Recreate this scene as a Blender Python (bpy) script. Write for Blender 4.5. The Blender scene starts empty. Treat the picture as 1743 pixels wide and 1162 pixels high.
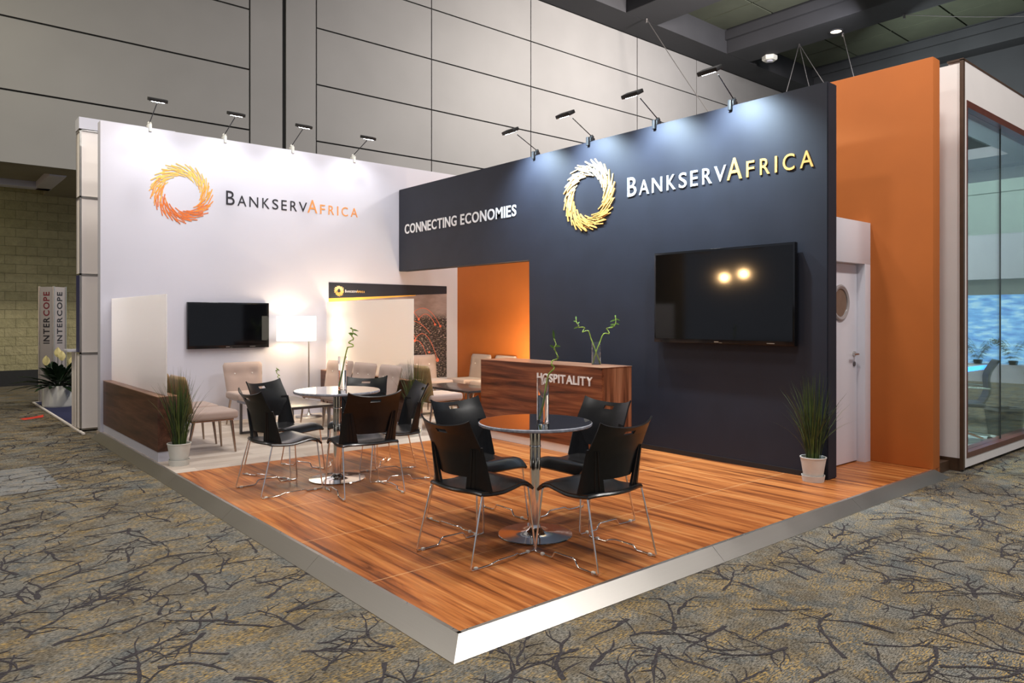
import bpy, bmesh, math, random
from mathutils import Vector, Matrix
R = math.radians
PI = math.pi
SC = bpy.context.scene
COL = SC.collection
random.seed(7)

# ------------------------------------------------------------------ camera
# axes: X runs to the right-hand vanishing point, Y to the left-hand one; platform top is z = 0, carpet z = -0.08
cam_d = bpy.data.cameras.new('camera')
cam = bpy.data.objects.new('camera', cam_d)
COL.objects.link(cam)
cam.location = (0, 0, 1.45)
cam.rotation_euler = (R(90), 0, -math.atan2(0.6452, 0.7640))
cam_d.sensor_width = 36
cam_d.lens = 1239.76 / 1743 * 36
cam_d.shift_y = -40.8 / 1743
cam_d.clip_end = 300
SC.camera = cam

# ------------------------------------------------------------------ world, exposure, hall lights
vs = SC.view_settings
vs.view_transform = 'Standard'
vs.look = 'None'
vs.gamma = 1
vs.use_curve_mapping = False
vs.exposure = 0.0
TVL = [(-16.26, 19.09, 3.27), (-16.26, 18.10, 3.39)]
world = bpy.data.worlds.new('world')
SC.world = world
world.use_nodes = True
world.node_tree.nodes['Background'].inputs[0].default_value = (0.80, 0.86, 1.0, 1)
world.node_tree.nodes['Background'].inputs[1].default_value = 0.34


def lamp(name, kind, loc, power, color=(1, 1, 1), target=None, **kw):
    d = bpy.data.lights.new(name, kind)
    d.energy = power
    d.color = color
    for k, v in kw.items():
        setattr(d, k, v)
    o = bpy.data.objects.new(name, d)
    COL.objects.link(o)
    o.location = loc
    if target is not None:
        o.rotation_euler = (Vector(target) - Vector(loc)).to_track_quat('-Z', 'Y').to_euler()
    return o


# high-bay lamps of the hall (above the aisles, hung at about nine metres)
HB = [(2.5, 1.5, 9.6, 300, 0.9), (4.6, 5.0, 9.6, 360, 0.9), (3.2, 7.6, 9.6, 220, 0.9), (-1.5, 3.5, 8.8, 260, 0.9), (9.8, -2.5, 9.4, 250, 1.5), (-4.5, 13.2, 9.0, 90, 0.8)]
for hx, hy, hz, hp, hs in HB:
    lamp('high_bay_lamp', 'AREA', (hx, hy, hz), hp, (1.0, 0.955, 0.90), (hx, hy, 0), shape='DISK', size=hs)
# two warm downlights far off in the hall: the lights mirrored in the large television
for hx, hy, hz in TVL:
    lamp('far_downlight', 'POINT', (hx, hy, hz), 260, (1.0, 0.60, 0.26), shadow_soft_size=0.14)
# added fill lights for the brighter right part of the grey hall wall
lamp('hall_wall_fill', 'AREA', (17.0, 8.0, 9.8), 1950, (1.0, 0.92, 0.84), (15.0, 15.8, 6.0), shape='DISK', size=1.5)
lamp('hall_wall_fill', 'AREA', (21.0, 9.5, 10.2), 260, (0.95, 0.95, 1.0), (20.0, 15.8, 7.0), shape='DISK', size=1.5)
# added fill light without a lamp body in the second lounge, behind the dark wall
lamp('lounge_fill', 'POINT', (6.85, 8.1, 0.72), 120, (1.0, 0.80, 0.50), shadow_soft_size=0.15)
# added fill lights: block wall, orange wall end with door, far stands
lamp('aisle_fill', 'AREA', (-1.0, 10.5, 7.8), 190, (1.0, 0.92, 0.62), (1.0, 19.6, 0.8), shape='DISK', size=0.6)
lamp('aisle_fill', 'AREA', (6.2, -1.2, 7.6), 240, (1.0, 0.96, 0.92), (8.0, 2.7, 1.8), shape='DISK', size=0.6)
lamp('far_fill', 'AREA', (17.0, 9.0, 8.5), 900, (0.9, 0.97, 1.0), (20.5, 4.0, 1.5), shape='DISK', size=1.5)
lamp('far_fill', 'AREA', (23.5, 11.0, 9.0), 700, (0.9, 1.0, 0.95), (30.0, 6.0, 4.0), shape='DISK', size=1.5)
lamp('tower_fill_spot', 'SPOT', (-0.6, 6.8, 8.4), 700, (1.0, 0.86, 0.76), (1.98, 11.2, 1.9), spot_size=R(26), spot_blend=0.6, shadow_soft_size=0.1)  # added spot that brightens the neighbouring stand tower
# added faint fill light under the soffit at the block wall
lamp('recess_fill', 'AREA', (0.9, 17.9, 4.0), 6, (1.0, 0.93, 0.55), (0.9, 19.6, 1.0), shape='DISK', size=0.5)


# ------------------------------------------------------------------ helpers
class NT:
    def __init__(s, name):
        s.m = bpy.data.materials.new(name)
        s.m.use_nodes = True
        s.t = s.m.node_tree
        s.b = s.t.nodes['Principled BSDF']

    def n(s, kind, **kw):
        nd = s.t.nodes.new(kind)
        for k, v in kw.items():
            if k in nd.inputs.keys():
                nd.inputs[k].default_value = v
            else:
                setattr(nd, k, v)
        return nd

    def l(s, a, b):
        s.t.links.new(a, b)

    def coord(s, scale=(1, 1, 1), rot=(0, 0, 0), kind='Object', loc=(0, 0, 0)):
        tc = s.n('ShaderNodeTexCoord')
        mp = s.n('ShaderNodeMapping')
        mp.inputs['Scale'].default_value = scale
        mp.inputs['Rotation'].default_value = rot
        mp.inputs['Location'].default_value = loc
        s.l(tc.outputs[kind], mp.inputs['Vector'])
        return mp.outputs[0]

    def ramp(s, fac, stops):
        r = s.n('ShaderNodeValToRGB')
        e = r.color_ramp.elements
        while len(e) < len(stops):
            e.new(0.5)
        for i, (p, c) in enumerate(stops):
            e[i].position = p
            e[i].color = (*c, 1)
        s.l(fac, r.inputs[0])
        return r.outputs[0]

    def mix(s, fac, a, b, blend='MIX'):
        m = s.n('ShaderNodeMix', data_type='RGBA', blend_type=blend)
        for sock, v in ((m.inputs[0], fac), (m.inputs[6], a), (m.inputs[7], b)):
            if isinstance(v, (int, float)):
                sock.default_value = v
            elif isinstance(v, tuple):
                sock.default_value = (*v, 1)
            else:
                s.l(v, sock)
        return m.outputs[2]

    def math(s, op, a, b=None, c=None):
        m = s.n('ShaderNodeMath', operation=op)
        for i, v in enumerate((a, b, c)):
            if v is None:
                continue
            if isinstance(v, (int, float)):
                m.inputs[i].default_value = v
            else:
                s.l(v, m.inputs[i])
        return m.outputs[0]

    def set(s, **kw):
        for k, v in kw.items():
            k = k.replace('_', ' ')
            if isinstance(v, tuple):
                s.b.inputs[k].default_value = (*v, 1) if len(v) == 3 else v
            else:
                s.b.inputs[k].default_value = v


def mat(name, col, rough=0.5, metal=0.0, var=0.06, scale=12, bump=0.0, bscale=200, **kw):
    """plain surface with a little procedural unevenness"""
    t = NT(name)
    v = t.coord()
    nz = t.n('ShaderNodeTexNoise', Scale=scale, Detail=3.0)
    t.l(v, nz.inputs['Vector'])
    lo = tuple(max(0, c * (1 - var)) for c in col)
    hi = tuple(min(1, c * (1 + var)) for c in col)
    t.l(t.ramp(nz.outputs[0], [(0.3, lo), (0.7, hi)]), t.b.inputs['Base Color'])
    t.set(Roughness=rough, Metallic=metal, **kw)
    if bump:
        n2 = t.n('ShaderNodeTexNoise', Scale=bscale, Detail=2.0)
        t.l(v, n2.inputs['Vector'])
        bp = t.n('ShaderNodeBump', Strength=bump, Distance=0.002)
        t.l(n2.outputs[0], bp.inputs['Height'])
        t.l(bp.outputs[0], t.b.inputs['Normal'])
    return t.m


def emit(name, col, strength):
    t = NT(name)
    t.set(Base_Color=col, Emission_Color=col, Emission_Strength=strength, Roughness=0.5)
    return t.m


def wood(name, dark, mid, light, axis, rough=0.3, stretch=14, fine=60, coat=0.0):
    """streaked laminate; grain runs along axis 0/1/2"""
    t = NT(name)
    sc = [stretch] * 3
    sc[axis] = 0.9
    v = t.coord(tuple(sc), loc=(0.37, 0.11, 0.53))
    a = t.n('ShaderNodeTexNoise', Scale=1.0, Detail=6.0, Roughness=0.62, Distortion=0.6)
    t.l(v, a.inputs['Vector'])
    sc2 = [fine] * 3
    sc2[axis] = 2.0
    v2 = t.coord(tuple(sc2))
    b = t.n('ShaderNodeTexNoise', Scale=1.0, Detail=4.0)
    t.l(v2, b.inputs['Vector'])
    c1 = t.ramp(a.outputs[0], [(0.33, dark), (0.5, mid), (0.68, light)])
    c2 = t.ramp(b.outputs[0], [(0.35, (0.72, 0.68, 0.64)), (0.62, (1.06, 1.06, 1.06))])
    t.l(t.mix(0.75, c1, c2, 'MULTIPLY'), t.b.inputs['Base Color'])
    t.set(Roughness=rough, Coat_Weight=coat, Coat_Roughness=0.12)
    return t


class MB:
    """collects shapes in one bmesh and links them as ONE object"""

    def __init__(s):
        s.bm = bmesh.new()

    def _tag(s, faces, mi):
        for f in faces:
            f.material_index = mi

    def box(s, x0, x1, y0, y1, z0, z1, bevel=0.0, mi=0, seg=2, M=None):
        t = bmesh.new()
        bmesh.ops.create_cube(t, size=1)
        bmesh.ops.scale(t, vec=(x1 - x0, y1 - y0, z1 - z0), verts=t.verts)
        if bevel:
            bmesh.ops.bevel(t, geom=t.edges[:], offset=bevel, segments=seg, profile=0.6, affect='EDGES')
        bmesh.ops.translate(t, vec=((x0 + x1) / 2, (y0 + y1) / 2, (z0 + z1) / 2), verts=t.verts)
        s.join(t, mi, M)
        return s

    def join(s, t, mi=0, M=None):
        vm = {}
        for v in t.verts:
            vm[v] = s.bm.verts.new(M @ v.co if M else v.co)
        for f in t.faces:
            try:
                nf = s.bm.faces.new([vm[v] for v in f.verts])
                nf.material_index = mi
            except ValueError:
                pass
        t.free()

    def tube(s, pts, r, n=8, mi=0, caps=True, r1=None):
        pts = [Vector(p) for p in pts]
        N = len(pts)
        rings = []
        up = None
        for i, p in enumerate(pts):
            d = (pts[min(i + 1, N - 1)] - pts[max(i - 1, 0)]).normalized()
            if up is None:
                up = Vector((0, 0, 1)) if abs(d.z) < 0.9 else Vector((1, 0, 0))
            a = d.cross(up)
            if a.length < 1e-6:
                a = d.orthogonal()
            a.normalize()
            up = a.cross(d).normalized()
            rr = r if r1 is None else r + (r1 - r) * i / (N - 1)
            rings.append([s.bm.verts.new(p + (a * math.cos(2 * PI * k / n) + up * math.sin(2 * PI * k / n)) * rr) for k in range(n)])
        for i in range(N - 1):
            for k in range(n):
                f = s.bm.faces.new([rings[i][k], rings[i][(k + 1) % n], rings[i + 1][(k + 1) % n], rings[i + 1][k]])
                f.material_index = mi
        if caps:
            s._tag([s.bm.faces.new(rings[0][::-1]), s.bm.faces.new(rings[-1])], mi)
        return s

    def lathe(s, prof, n=40, c=(0, 0, 0), mi=0, close=False):
        rings = []
        for r, z in prof:
            if r < 1e-6:
                rings.append([s.bm.verts.new((c[0], c[1], c[2] + z))])
            else:
                rings.append([s.bm.verts.new((c[0] + r * math.cos(2 * PI * k / n), c[1] + r * math.sin(2 * PI * k / n), c[2] + z)) for k in range(n)])
        pairs = list(zip(rings, rings[1:]))
        if close:
            pairs.append((rings[-1], rings[0]))
        for a, b in pairs:
            for k in range(n):
                k2 = (k + 1) % n
                vs_ = [a[k % len(a)], a[k2 % len(a)], b[k2 % len(b)], b[k % len(b)]]
                u = []
                for v in vs_:
                    if v not in u:
                        u.append(v)
                if len(u) > 2:
                    try:
                        s.bm.faces.new(u).material_index = mi
                    except ValueError:
                        pass
        return s

    def sheet(s, P, th, mi=0, skip=None):
        """solid of thickness th from a grid P[i][j] of points; skip(i,j) leaves a hole through"""
        ni, nj = len(P), len(P[0])
        P = [[Vector(p) for p in row] for row in P]

        def nrm(i, j):
            du = P[min(i + 1, ni - 1)][j] - P[max(i - 1, 0)][j]
            dv = P[i][min(j + 1, nj - 1)] - P[i][max(j - 1, 0)]
            return du.cross(dv).normalized()
        A = [[s.bm.verts.new(P[i][j] + nrm(i, j) * th / 2) for j in range(nj)] for i in range(ni)]
        B = [[s.bm.verts.new(P[i][j] - nrm(i, j) * th / 2) for j in range(nj)] for i in range(ni)]
        on = lambda i, j: 0 <= i < ni - 1 and 0 <= j < nj - 1 and not (skip and skip(i, j))
        for i in range(ni - 1):
            for j in range(nj - 1):
                if not on(i, j):
                    continue
                fs = [s.bm.faces.new([A[i][j], A[i + 1][j], A[i + 1][j + 1], A[i][j + 1]]),
                      s.bm.faces.new([B[i][j + 1], B[i + 1][j + 1], B[i + 1][j], B[i][j]])]
                for (di, dj, e0, e1) in ((-1, 0, (i, j), (i, j + 1)), (1, 0, (i + 1, j + 1), (i + 1, j)), (0, -1, (i + 1, j), (i, j)), (0, 1, (i, j + 1), (i + 1, j + 1))):
                    if not on(i + di, j + dj):
                        fs.append(s.bm.faces.new([A[e0[0]][e0[1]], A[e1[0]][e1[1]], B[e1[0]][e1[1]], B[e0[0]][e0[1]]]))
                s._tag(fs, mi)
        return s

    def prism(s, poly, z0, z1, mi=0, M=None):
        t = bmesh.new()
        b = [t.verts.new((x, y, z0)) for x, y in poly]
        u = [t.verts.new((x, y, z1)) for x, y in poly]
        t.faces.new(b[::-1])
        t.faces.new(u)
        n = len(poly)
        for k in range(n):
            t.faces.new([b[k], b[(k + 1) % n], u[(k + 1) % n], u[k]])
        s.join(t, mi, M)
        return s

    def build(s, name, mats, parent=None, smooth=40, loc=None, rotz=0):
        bmesh.ops.recalc_face_normals(s.bm, faces=s.bm.faces[:])
        me = bpy.data.meshes.new(name)
        s.bm.to_mesh(me)
        s.bm.free()
        for m in (mats if isinstance(mats, (list, tuple)) else [mats]):
            me.materials.append(m)
        if smooth:
            me.shade_smooth()
            me.set_sharp_from_angle(angle=R(smooth))
        o = bpy.data.objects.new(name, me)
        COL.objects.link(o)
        if parent:
            o.parent = parent
        if loc:
            o.location = loc
        o.rotation_euler.z = rotz
        return o


def tag(o, label, cat, group=None, kind=None):
    o['label'] = label
    o['category'] = cat
    if group:
        o['group'] = group
    if kind:
        o['kind'] = kind
    return o


def thing(name, label, cat, loc=(0, 0, 0), rotz=0, group=None):
    o = bpy.data.objects.new(name, None)
    COL.objects.link(o)
    o.empty_display_size = 0.1
    o.location = loc
    o.rotation_euler = (0, 0, rotz)
    return tag(o, label, cat, group)


def struct(o):
    o['kind'] = 'structure'
    return o


def dup(root, loc, rotz, label, group=None):
    def rec(o, par):
        c = o.copy()
        COL.objects.link(c)
        if par:
            c.parent = par
        for ch in list(o.children):
            rec(ch, c)
        return c
    r = rec(root, None)
    r.location = loc
    r.rotation_euler = (0, 0, rotz)
    r['label'] = label
    if group:
        r['group'] = group
    return r


def fillet(pts, r, n=4):
    pts = [Vector(p) for p in pts]
    out = [pts[0]]
    for a, b, c in zip(pts, pts[1:], pts[2:]):
        u, v = (a - b), (c - b)
        q = min(r, u.length * 0.45, v.length * 0.45)
        p0, p1 = b + u.normalized() * q, b + v.normalized() * q
        for k in range(n + 1):
            t = k / n
            out.append(p0 * (1 - t) ** 2 + b * 2 * t * (1 - t) + p1 * t * t)
    out.append(pts[-1])
    return out


def smooth_path(pts, n=5):
    pts = [Vector(p) for p in pts]
    P = [pts[0]] + pts + [pts[-1]]
    out = []
    for i in range(1, len(P) - 2):
        a, b, c, d = P[i - 1:i + 3]
        for k in range(n):
            t = k / n
            out.append(0.5 * ((2 * b) + (c - a) * t + (2 * a - 5 * b + 4 * c - d) * t * t + (3 * b - a - 3 * c + d) * t ** 3))
    out.append(pts[-1])
    return out


GLY = {}


def glyph(ch, bold=0.0):
    """outline of one letter as mesh data normalised to a 1 x 1 box in XY, thickness 1 in Z"""
    if (ch, bold) in GLY:
        return GLY[(ch, bold)]
    cu = bpy.data.curves.new('glyph', 'FONT')
    cu.body = ch
    cu.size = 1
    cu.extrude = 0.5
    cu.offset = bold
    cu.resolution_u = 4
    ob = bpy.data.objects.new('glyph', cu)
    COL.objects.link(ob)
    bpy.context.view_layer.update()
    dg = bpy.context.evaluated_depsgraph_get()
    me = bpy.data.meshes.new_from_object(ob.evaluated_get(dg))
    vs_ = [v.co.copy() for v in me.vertices]
    fs = [tuple(p.vertices) for p in me.polygons]
    bpy.data.objects.remove(ob)
    bpy.data.curves.remove(cu)
    bpy.data.meshes.remove(me)
    x0, x1 = min(v.x for v in vs_), max(v.x for v in vs_)
    y0, y1 = min(v.y for v in vs_), max(v.y for v in vs_)
    asp = (x1 - x0) / (y1 - y0)
    vs_ = [Vector(((v.x - x0) / max(x1 - x0, 1e-6), (v.y - y0) / (y1 - y0), v.z + 0.5)) for v in vs_]
    GLY[(ch, bold)] = (vs_, fs, asp)
    return GLY[(ch, bold)]


def put_glyph(mb, ch, u0, u1, v0, v1, th, frame, mi=0, bold=0.0):
    """frame(u, v, w) -> point"""
    vs_, fs, _ = glyph(ch, bold)
    nv = [mb.bm.verts.new(frame(u0 + (u1 - u0) * v.x, v0 + (v1 - v0) * v.y, th * v.z)) for v in vs_]
    for f in fs:
        try:
            mb.bm.faces.new([nv[i] for i in f]).material_index = mi
        except ValueError:
            pass


def put_text(mb, text, u0, u1, v0, v1, th, frame, mi=0, bold=0.0, gap=0.16, space=0.45):
    """a line of capitals stretched into the box"""
    ws = [(glyph(c, bold)[2] if c != ' ' else space) for c in text]
    tot = sum(ws) + gap * (len(text) - 1)
    k = (u1 - u0) / tot
    x = u0
    for c, w in zip(text, ws):
        if c != ' ':
            put_glyph(mb, c, x, x + w * k, v0, v1, th, frame, mi, bold)
        x += (w + gap) * k


WORDMARK = [('B', 0.0, 0.0576, 1), ('A', 0.0771, 0.1387, .75), ('N', 0.1596, 0.2226, .75), ('K', 0.2515, 0.303, .75), ('S', 0.3236, 0.3682, .75),
            ('E', 0.391, 0.4315, .75), ('R', 0.4577, 0.5081, .75), ('V', 0.5236, 0.5862, .75), ('A', 0.5907, 0.6671, 1), ('F', 0.6897, 0.7293, .72),
            ('R', 0.7568, 0.803, .72), ('I', 0.8277, 0.8377, .72), ('C', 0.8645, 0.9174, .72), ('A', 0.9413, 1.0, .72)]


def wordmark(mb, u0, u1, v0, v1, th, frame, bold=0.0):
    for i, (c, a, b, h) in enumerate(WORDMARK):
        put_glyph(mb, c, u0 + (u1 - u0) * a, u0 + (u1 - u0) * b, v0, v0 + (v1 - v0) * h, th, frame, 0 if i < 8 else 1, bold)


def ring(mb, cu, cv, rin, rout, frame, th, nm, rnd, n=150, w=0.017, ln=0.15):
    """emblem of overlapping sticks swirling round a ring"""
    for k in range(n):
        lay = k % 5
        a = 2 * PI * (k // 5 + lay * 0.37) / (n // 5) + rnd.uniform(-0.05, 0.05)
        rc = rin + (rout - rin) * (0.12 + 0.17 * lay) + rnd.uniform(-0.012, 0.012)
        L = ln * rnd.uniform(0.85, 1.1)
        tx, ty = -math.sin(a), math.cos(a)
        rx, ry = math.cos(a), math.sin(a)
        tilt = R(rnd.uniform(18, 32))
        dx, dy = tx * math.cos(tilt) + rx * math.sin(tilt), ty * math.cos(tilt) + ry * math.sin(tilt)
        px, py = cu + rx * rc, cv + ry * rc
        qx, qy = -dy * w / 2, dx * w / 2
        poly = [(px - dx * L / 2 - qx, py - dy * L / 2 - qy), (px + dx * L / 2 - qx, py + dy * L / 2 - qy),
                (px + dx * L / 2 + qx, py + dy * L / 2 + qy), (px - dx * L / 2 + qx, py - dy * L / 2 + qy)]
        z0 = 0.0
        z1 = th * (0.4 + 0.6 * ((k * 7) % n) / n)
        lo = [mb.bm.verts.new(frame(x, y, z0)) for x, y in poly]
        hi = [mb.bm.verts.new(frame(x, y, z1)) for x, y in poly]
        v = (math.sin(a) * 0.5 + 0.5) + rnd.uniform(-0.22, 0.22)
        mi = max(0, min(nm - 1, int(v * nm)))
        fs = [mb.bm.faces.new(hi), mb.bm.faces.new(lo[::-1])]
        for i in range(4):
            fs.append(mb.bm.faces.new([lo[i], lo[(i + 1) % 4], hi[(i + 1) % 4], hi[i]]))
        for f in fs:
            f.material_index = mi


# ------------------------------------------------------------------ materials
def carpet_mat():
    t = NT('branch_pattern_carpet')
    v = t.coord()
    # warm/cool ground patches
    big = t.n('ShaderNodeTexNoise', Scale=2.6, Detail=5.0, Roughness=0.65)
    t.l(v, big.inputs['Vector'])
    ground = t.ramp(big.outputs[0], [(0.34, (0.116, 0.118, 0.114)), (0.47, (0.172, 0.158, 0.134)), (0.58, (0.128, 0.106, 0.076)), (0.7, (0.160, 0.153, 0.138))])
    # loop rows along X
    vr = t.coord((48, 190, 1))
    rows = t.n('ShaderNodeTexNoise', Scale=1.0, Detail=2.0, Roughness=0.7)
    t.l(vr, rows.inputs['Vector'])
    rowc = t.ramp(rows.outputs[0], [(0.38, (0.30, 0.30, 0.30)), (0.62, (1.6, 1.6, 1.56))])
    c = t.mix(1.0, ground, rowc, 'MULTIPLY')
    # golden flecks in patches
    vf = t.coord((38, 150, 1), loc=(3, 5, 0))
    fl = t.n('ShaderNodeTexNoise', Scale=1.0, Detail=2.0)
    t.l(vf, fl.inputs['Vector'])
    pm = t.coord((1.0, 2.2, 1), loc=(7, 1, 0))
    pn = t.n('ShaderNodeTexNoise', Scale=4.2, Detail=3.0)
    t.l(pm, pn.inputs['Vector'])
    f1 = t.math('MULTIPLY', t.ramp(fl.outputs[0], [(0.52, (0, 0, 0)), (0.60, (1, 1, 1))]), t.ramp(pn.outputs[0], [(0.46, (0, 0, 0)), (0.60, (1, 1, 1))]))
    c = t.mix(t.math('MULTIPLY', f1, 0.85), c, (0.42, 0.275, 0.085))
    # dark brown rows in the same patches
    f2 = t.math('MULTIPLY', t.ramp(fl.outputs[0], [(0.36, (1, 1, 1)), (0.45, (0, 0, 0))]), t.ramp(pn.outputs[0], [(0.48, (0, 0, 0)), (0.60, (1, 1, 1))]))
    c = t.mix(t.math('MULTIPLY', f2, 0.7), c, (0.055, 0.04, 0.022))
    # branches: distorted cell edges, two sizes, broken up by noise
    warp = t.n('ShaderNodeTexNoise', Scale=3.2, Detail=6.0, Roughness=0.66)
    t.l(v, warp.inputs['Vector'])
    sub = t.n('ShaderNodeVectorMath', operation='SUBTRACT')
    t.l(warp.outputs['Color'], sub.inputs[0])
    sub.inputs[1].default_value = (0.5, 0.5, 0.5)
    sc_ = t.n('ShaderNodeVectorMath', operation='SCALE')
    t.l(sub.outputs[0], sc_.inputs[0])
    sc_.inputs['Scale'].default_value = 0.42
    add = t.n('ShaderNodeVectorMath', operation='ADD')
    t.l(v, add.inputs[0])
    t.l(sc_.outputs[0], add.inputs[1])
    br = None
    for scale, th, mlo, sd in ((1.9, 0.040, 0.34, 1), (5.0, 0.05, 0.42, 4)):
        mp = t.n('ShaderNodeMapping')
        mp.inputs['Scale'].default_value = (0.62, 1.35, 1)
        mp.inputs['Rotation'].default_value = (0, 0, R(24))
        mp.inputs['Location'].default_value = (sd, sd * 2, 0)
        t.l(add.outputs[0], mp.inputs['Vector'])
        vo = t.n('ShaderNodeTexVoronoi', feature='DISTANCE_TO_EDGE', Scale=scale)
        vo.voronoi_dimensions = '2D'
        t.l(mp.outputs[0], vo.inputs['Vector'])
        mk = t.n('ShaderNodeTexNoise', Scale=scale * 0.7, Detail=3.0)
        t.l(mp.outputs[0], mk.inputs['Vector'])
        w = t.math('MULTIPLY', t.ramp(mk.outputs[0], [(mlo, (0, 0, 0)), (mlo + 0.22, (1, 1, 1))]), th)
        d = t.math('SUBTRACT', w, vo.outputs['Distance'])
        d = t.math('MULTIPLY', d, 90.0)
        cl = t.n('ShaderNodeClamp')
        t.l(d, cl.inputs[0])
        br = cl.outputs[0] if br is None else t.math('MAXIMUM', br, cl.outputs[0])
    c = t.mix(t.math('MULTIPLY', br, 0.7), c, t.mix(1.0, (0.098, 0.102, 0.100), rowc, 'MULTIPLY'))
    # carpet tiles laid with slightly different lots
    sn = t.n('ShaderNodeVectorMath', operation='SNAP')
    t.l(t.coord(loc=(0.55, 0.37, 0)), sn.inputs[0])
    sn.inputs[1].default_value = (0.92, 0.92, 10)
    wn = t.n('ShaderNodeTexWhiteNoise')
    t.l(sn.outputs[0], wn.inputs['Vector'])
    c = t.mix(0.35, c, t.ramp(wn.outputs['Value'], [(0.0, (0.82, 0.82, 0.82)), (1.0, (1.16, 1.16, 1.18))]), 'MULTIPLY')
    # one replaced paler, bluer tile by the aisle
    sx = t.n('ShaderNodeSeparateXYZ')
    t.l(v, sx.inputs[0])
    box = None
    for i, lo, hi in ((0, 0.2, 1.14), (1, 7.61, 8.9)):
        a = t.math('MULTIPLY', t.math('GREATER_THAN', sx.outputs[i], lo), t.math('LESS_THAN', sx.outputs[i], hi))
        box = a if box is None else t.math('MULTIPLY', box, a)
    c = t.mix(t.math('MULTIPLY', box, 0.45), c, t.mix(br, (0.25, 0.27, 0.29), (0.08, 0.08, 0.09)))
    t.l(c, t.b.inputs['Base Color'])
    t.set(Roughness=0.95, Specular_IOR_Level=0.15)
    bp = t.n('ShaderNodeBump', Strength=0.35, Distance=0.004)
    t.l(rows.outputs[0], bp.inputs['Height'])
    t.l(bp.outputs[0], t.b.inputs['Normal'])
    return t.m


def branch_mat():
    t = NT('dark_carpet_yarn')
    rows = t.n('ShaderNodeTexNoise', Scale=1.0, Detail=2.0, Roughness=0.7)
    t.l(t.coord((48, 190, 1)), rows.inputs['Vector'])
    t.l(t.ramp(rows.outputs[0], [(0.36, (0.027, 0.023, 0.025)), (0.62, (0.068, 0.061, 0.064))]), t.b.inputs['Base Color'])
    t.set(Roughness=0.95, Specular_IOR_Level=0.1)
    return t.m


def floor_wood_mat():
    t = NT('orange_wood_laminate')
    sc = (13, 0.6, 1)
    v = t.coord(sc, loc=(0.4, 0.1, 0))
    a = t.n('ShaderNodeTexNoise', Scale=1.0, Detail=7.0, Roughness=0.6, Distortion=0.9)
    t.l(v, a.inputs['Vector'])
    v2 = t.coord((70, 2.2, 1))
    b = t.n('ShaderNodeTexNoise', Scale=1.0, Detail=4.0)
    t.l(v2, b.inputs['Vector'])
    c1 = t.ramp(a.outputs[0], [(0.33, (0.11, 0.029, 0.008)), (0.43, (0.33, 0.098, 0.024)), (0.54, (0.49, 0.168, 0.043)), (0.68, (0.60, 0.262, 0.085))])
    c2 = t.ramp(b.outputs[0], [(0.35, (0.72, 0.68, 0.66)), (0.62, (1.08, 1.08, 1.08))])
    c = t.mix(0.8, c1, c2, 'MULTIPLY')
    # sheet joints every 0.914 m across the grain
    sx = t.n('ShaderNodeSeparateXYZ')
    t.l(t.coord(), sx.inputs[0])
    fr = t.math('FRACT', t.math('DIVIDE', t.math('SUBTRACT', sx.outputs[1], 3.55 - 0.914 * 4), 0.914))
    e = t.math('LESS_THAN', t.math('ABSOLUTE', t.math('SUBTRACT', fr, 0.5)), 0.4972)
    c = t.mix(e, (0.72, 0.42, 0.2), c)
    t.l(c, t.b.inputs['Base Color'])
    t.l(t.ramp(a.outputs[0], [(0.3, (0.34, 0.34, 0.34)), (0.7, (0.42, 0.42, 0.42))]), t.b.inputs['Roughness'])
    t.set(Specular_IOR_Level=0.32)
    return t.m


def vinyl_mat():
    t = NT('pale_wood_vinyl')
    v = t.coord((1, 1, 1))
    br = t.n('ShaderNodeTexBrick', offset=0.37, squash=1.0)
    t.l(v, br.inputs['Vector'])
    br.inputs['Color1'].default_value = (0.43, 0.35, 0.29, 1)
    br.inputs['Color2'].default_value = (0.62, 0.54, 0.47, 1)
    br.inputs['Mortar'].default_value = (0.36, 0.29, 0.24, 1)
    br.inputs['Scale'].default_value = 1.0
    br.inputs['Mortar Size'].default_value = 0.002
    br.inputs['Brick Width'].default_value = 1.1
    br.inputs['Row Height'].default_value = 0.16
    nz = t.n('ShaderNodeTexNoise', Scale=1.0, Detail=5.0)
    t.l(t.coord((3, 30, 1)), nz.inputs['Vector'])
    c = t.mix(0.7, br.outputs['Color'], t.ramp(nz.outputs[0], [(0.3, (0.78, 0.76, 0.75)), (0.7, (1.12, 1.12, 1.12))]), 'MULTIPLY')
    t.l(c, t.b.inputs['Base Color'])
    t.set(Roughness=0.42)
    return t.m


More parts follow.
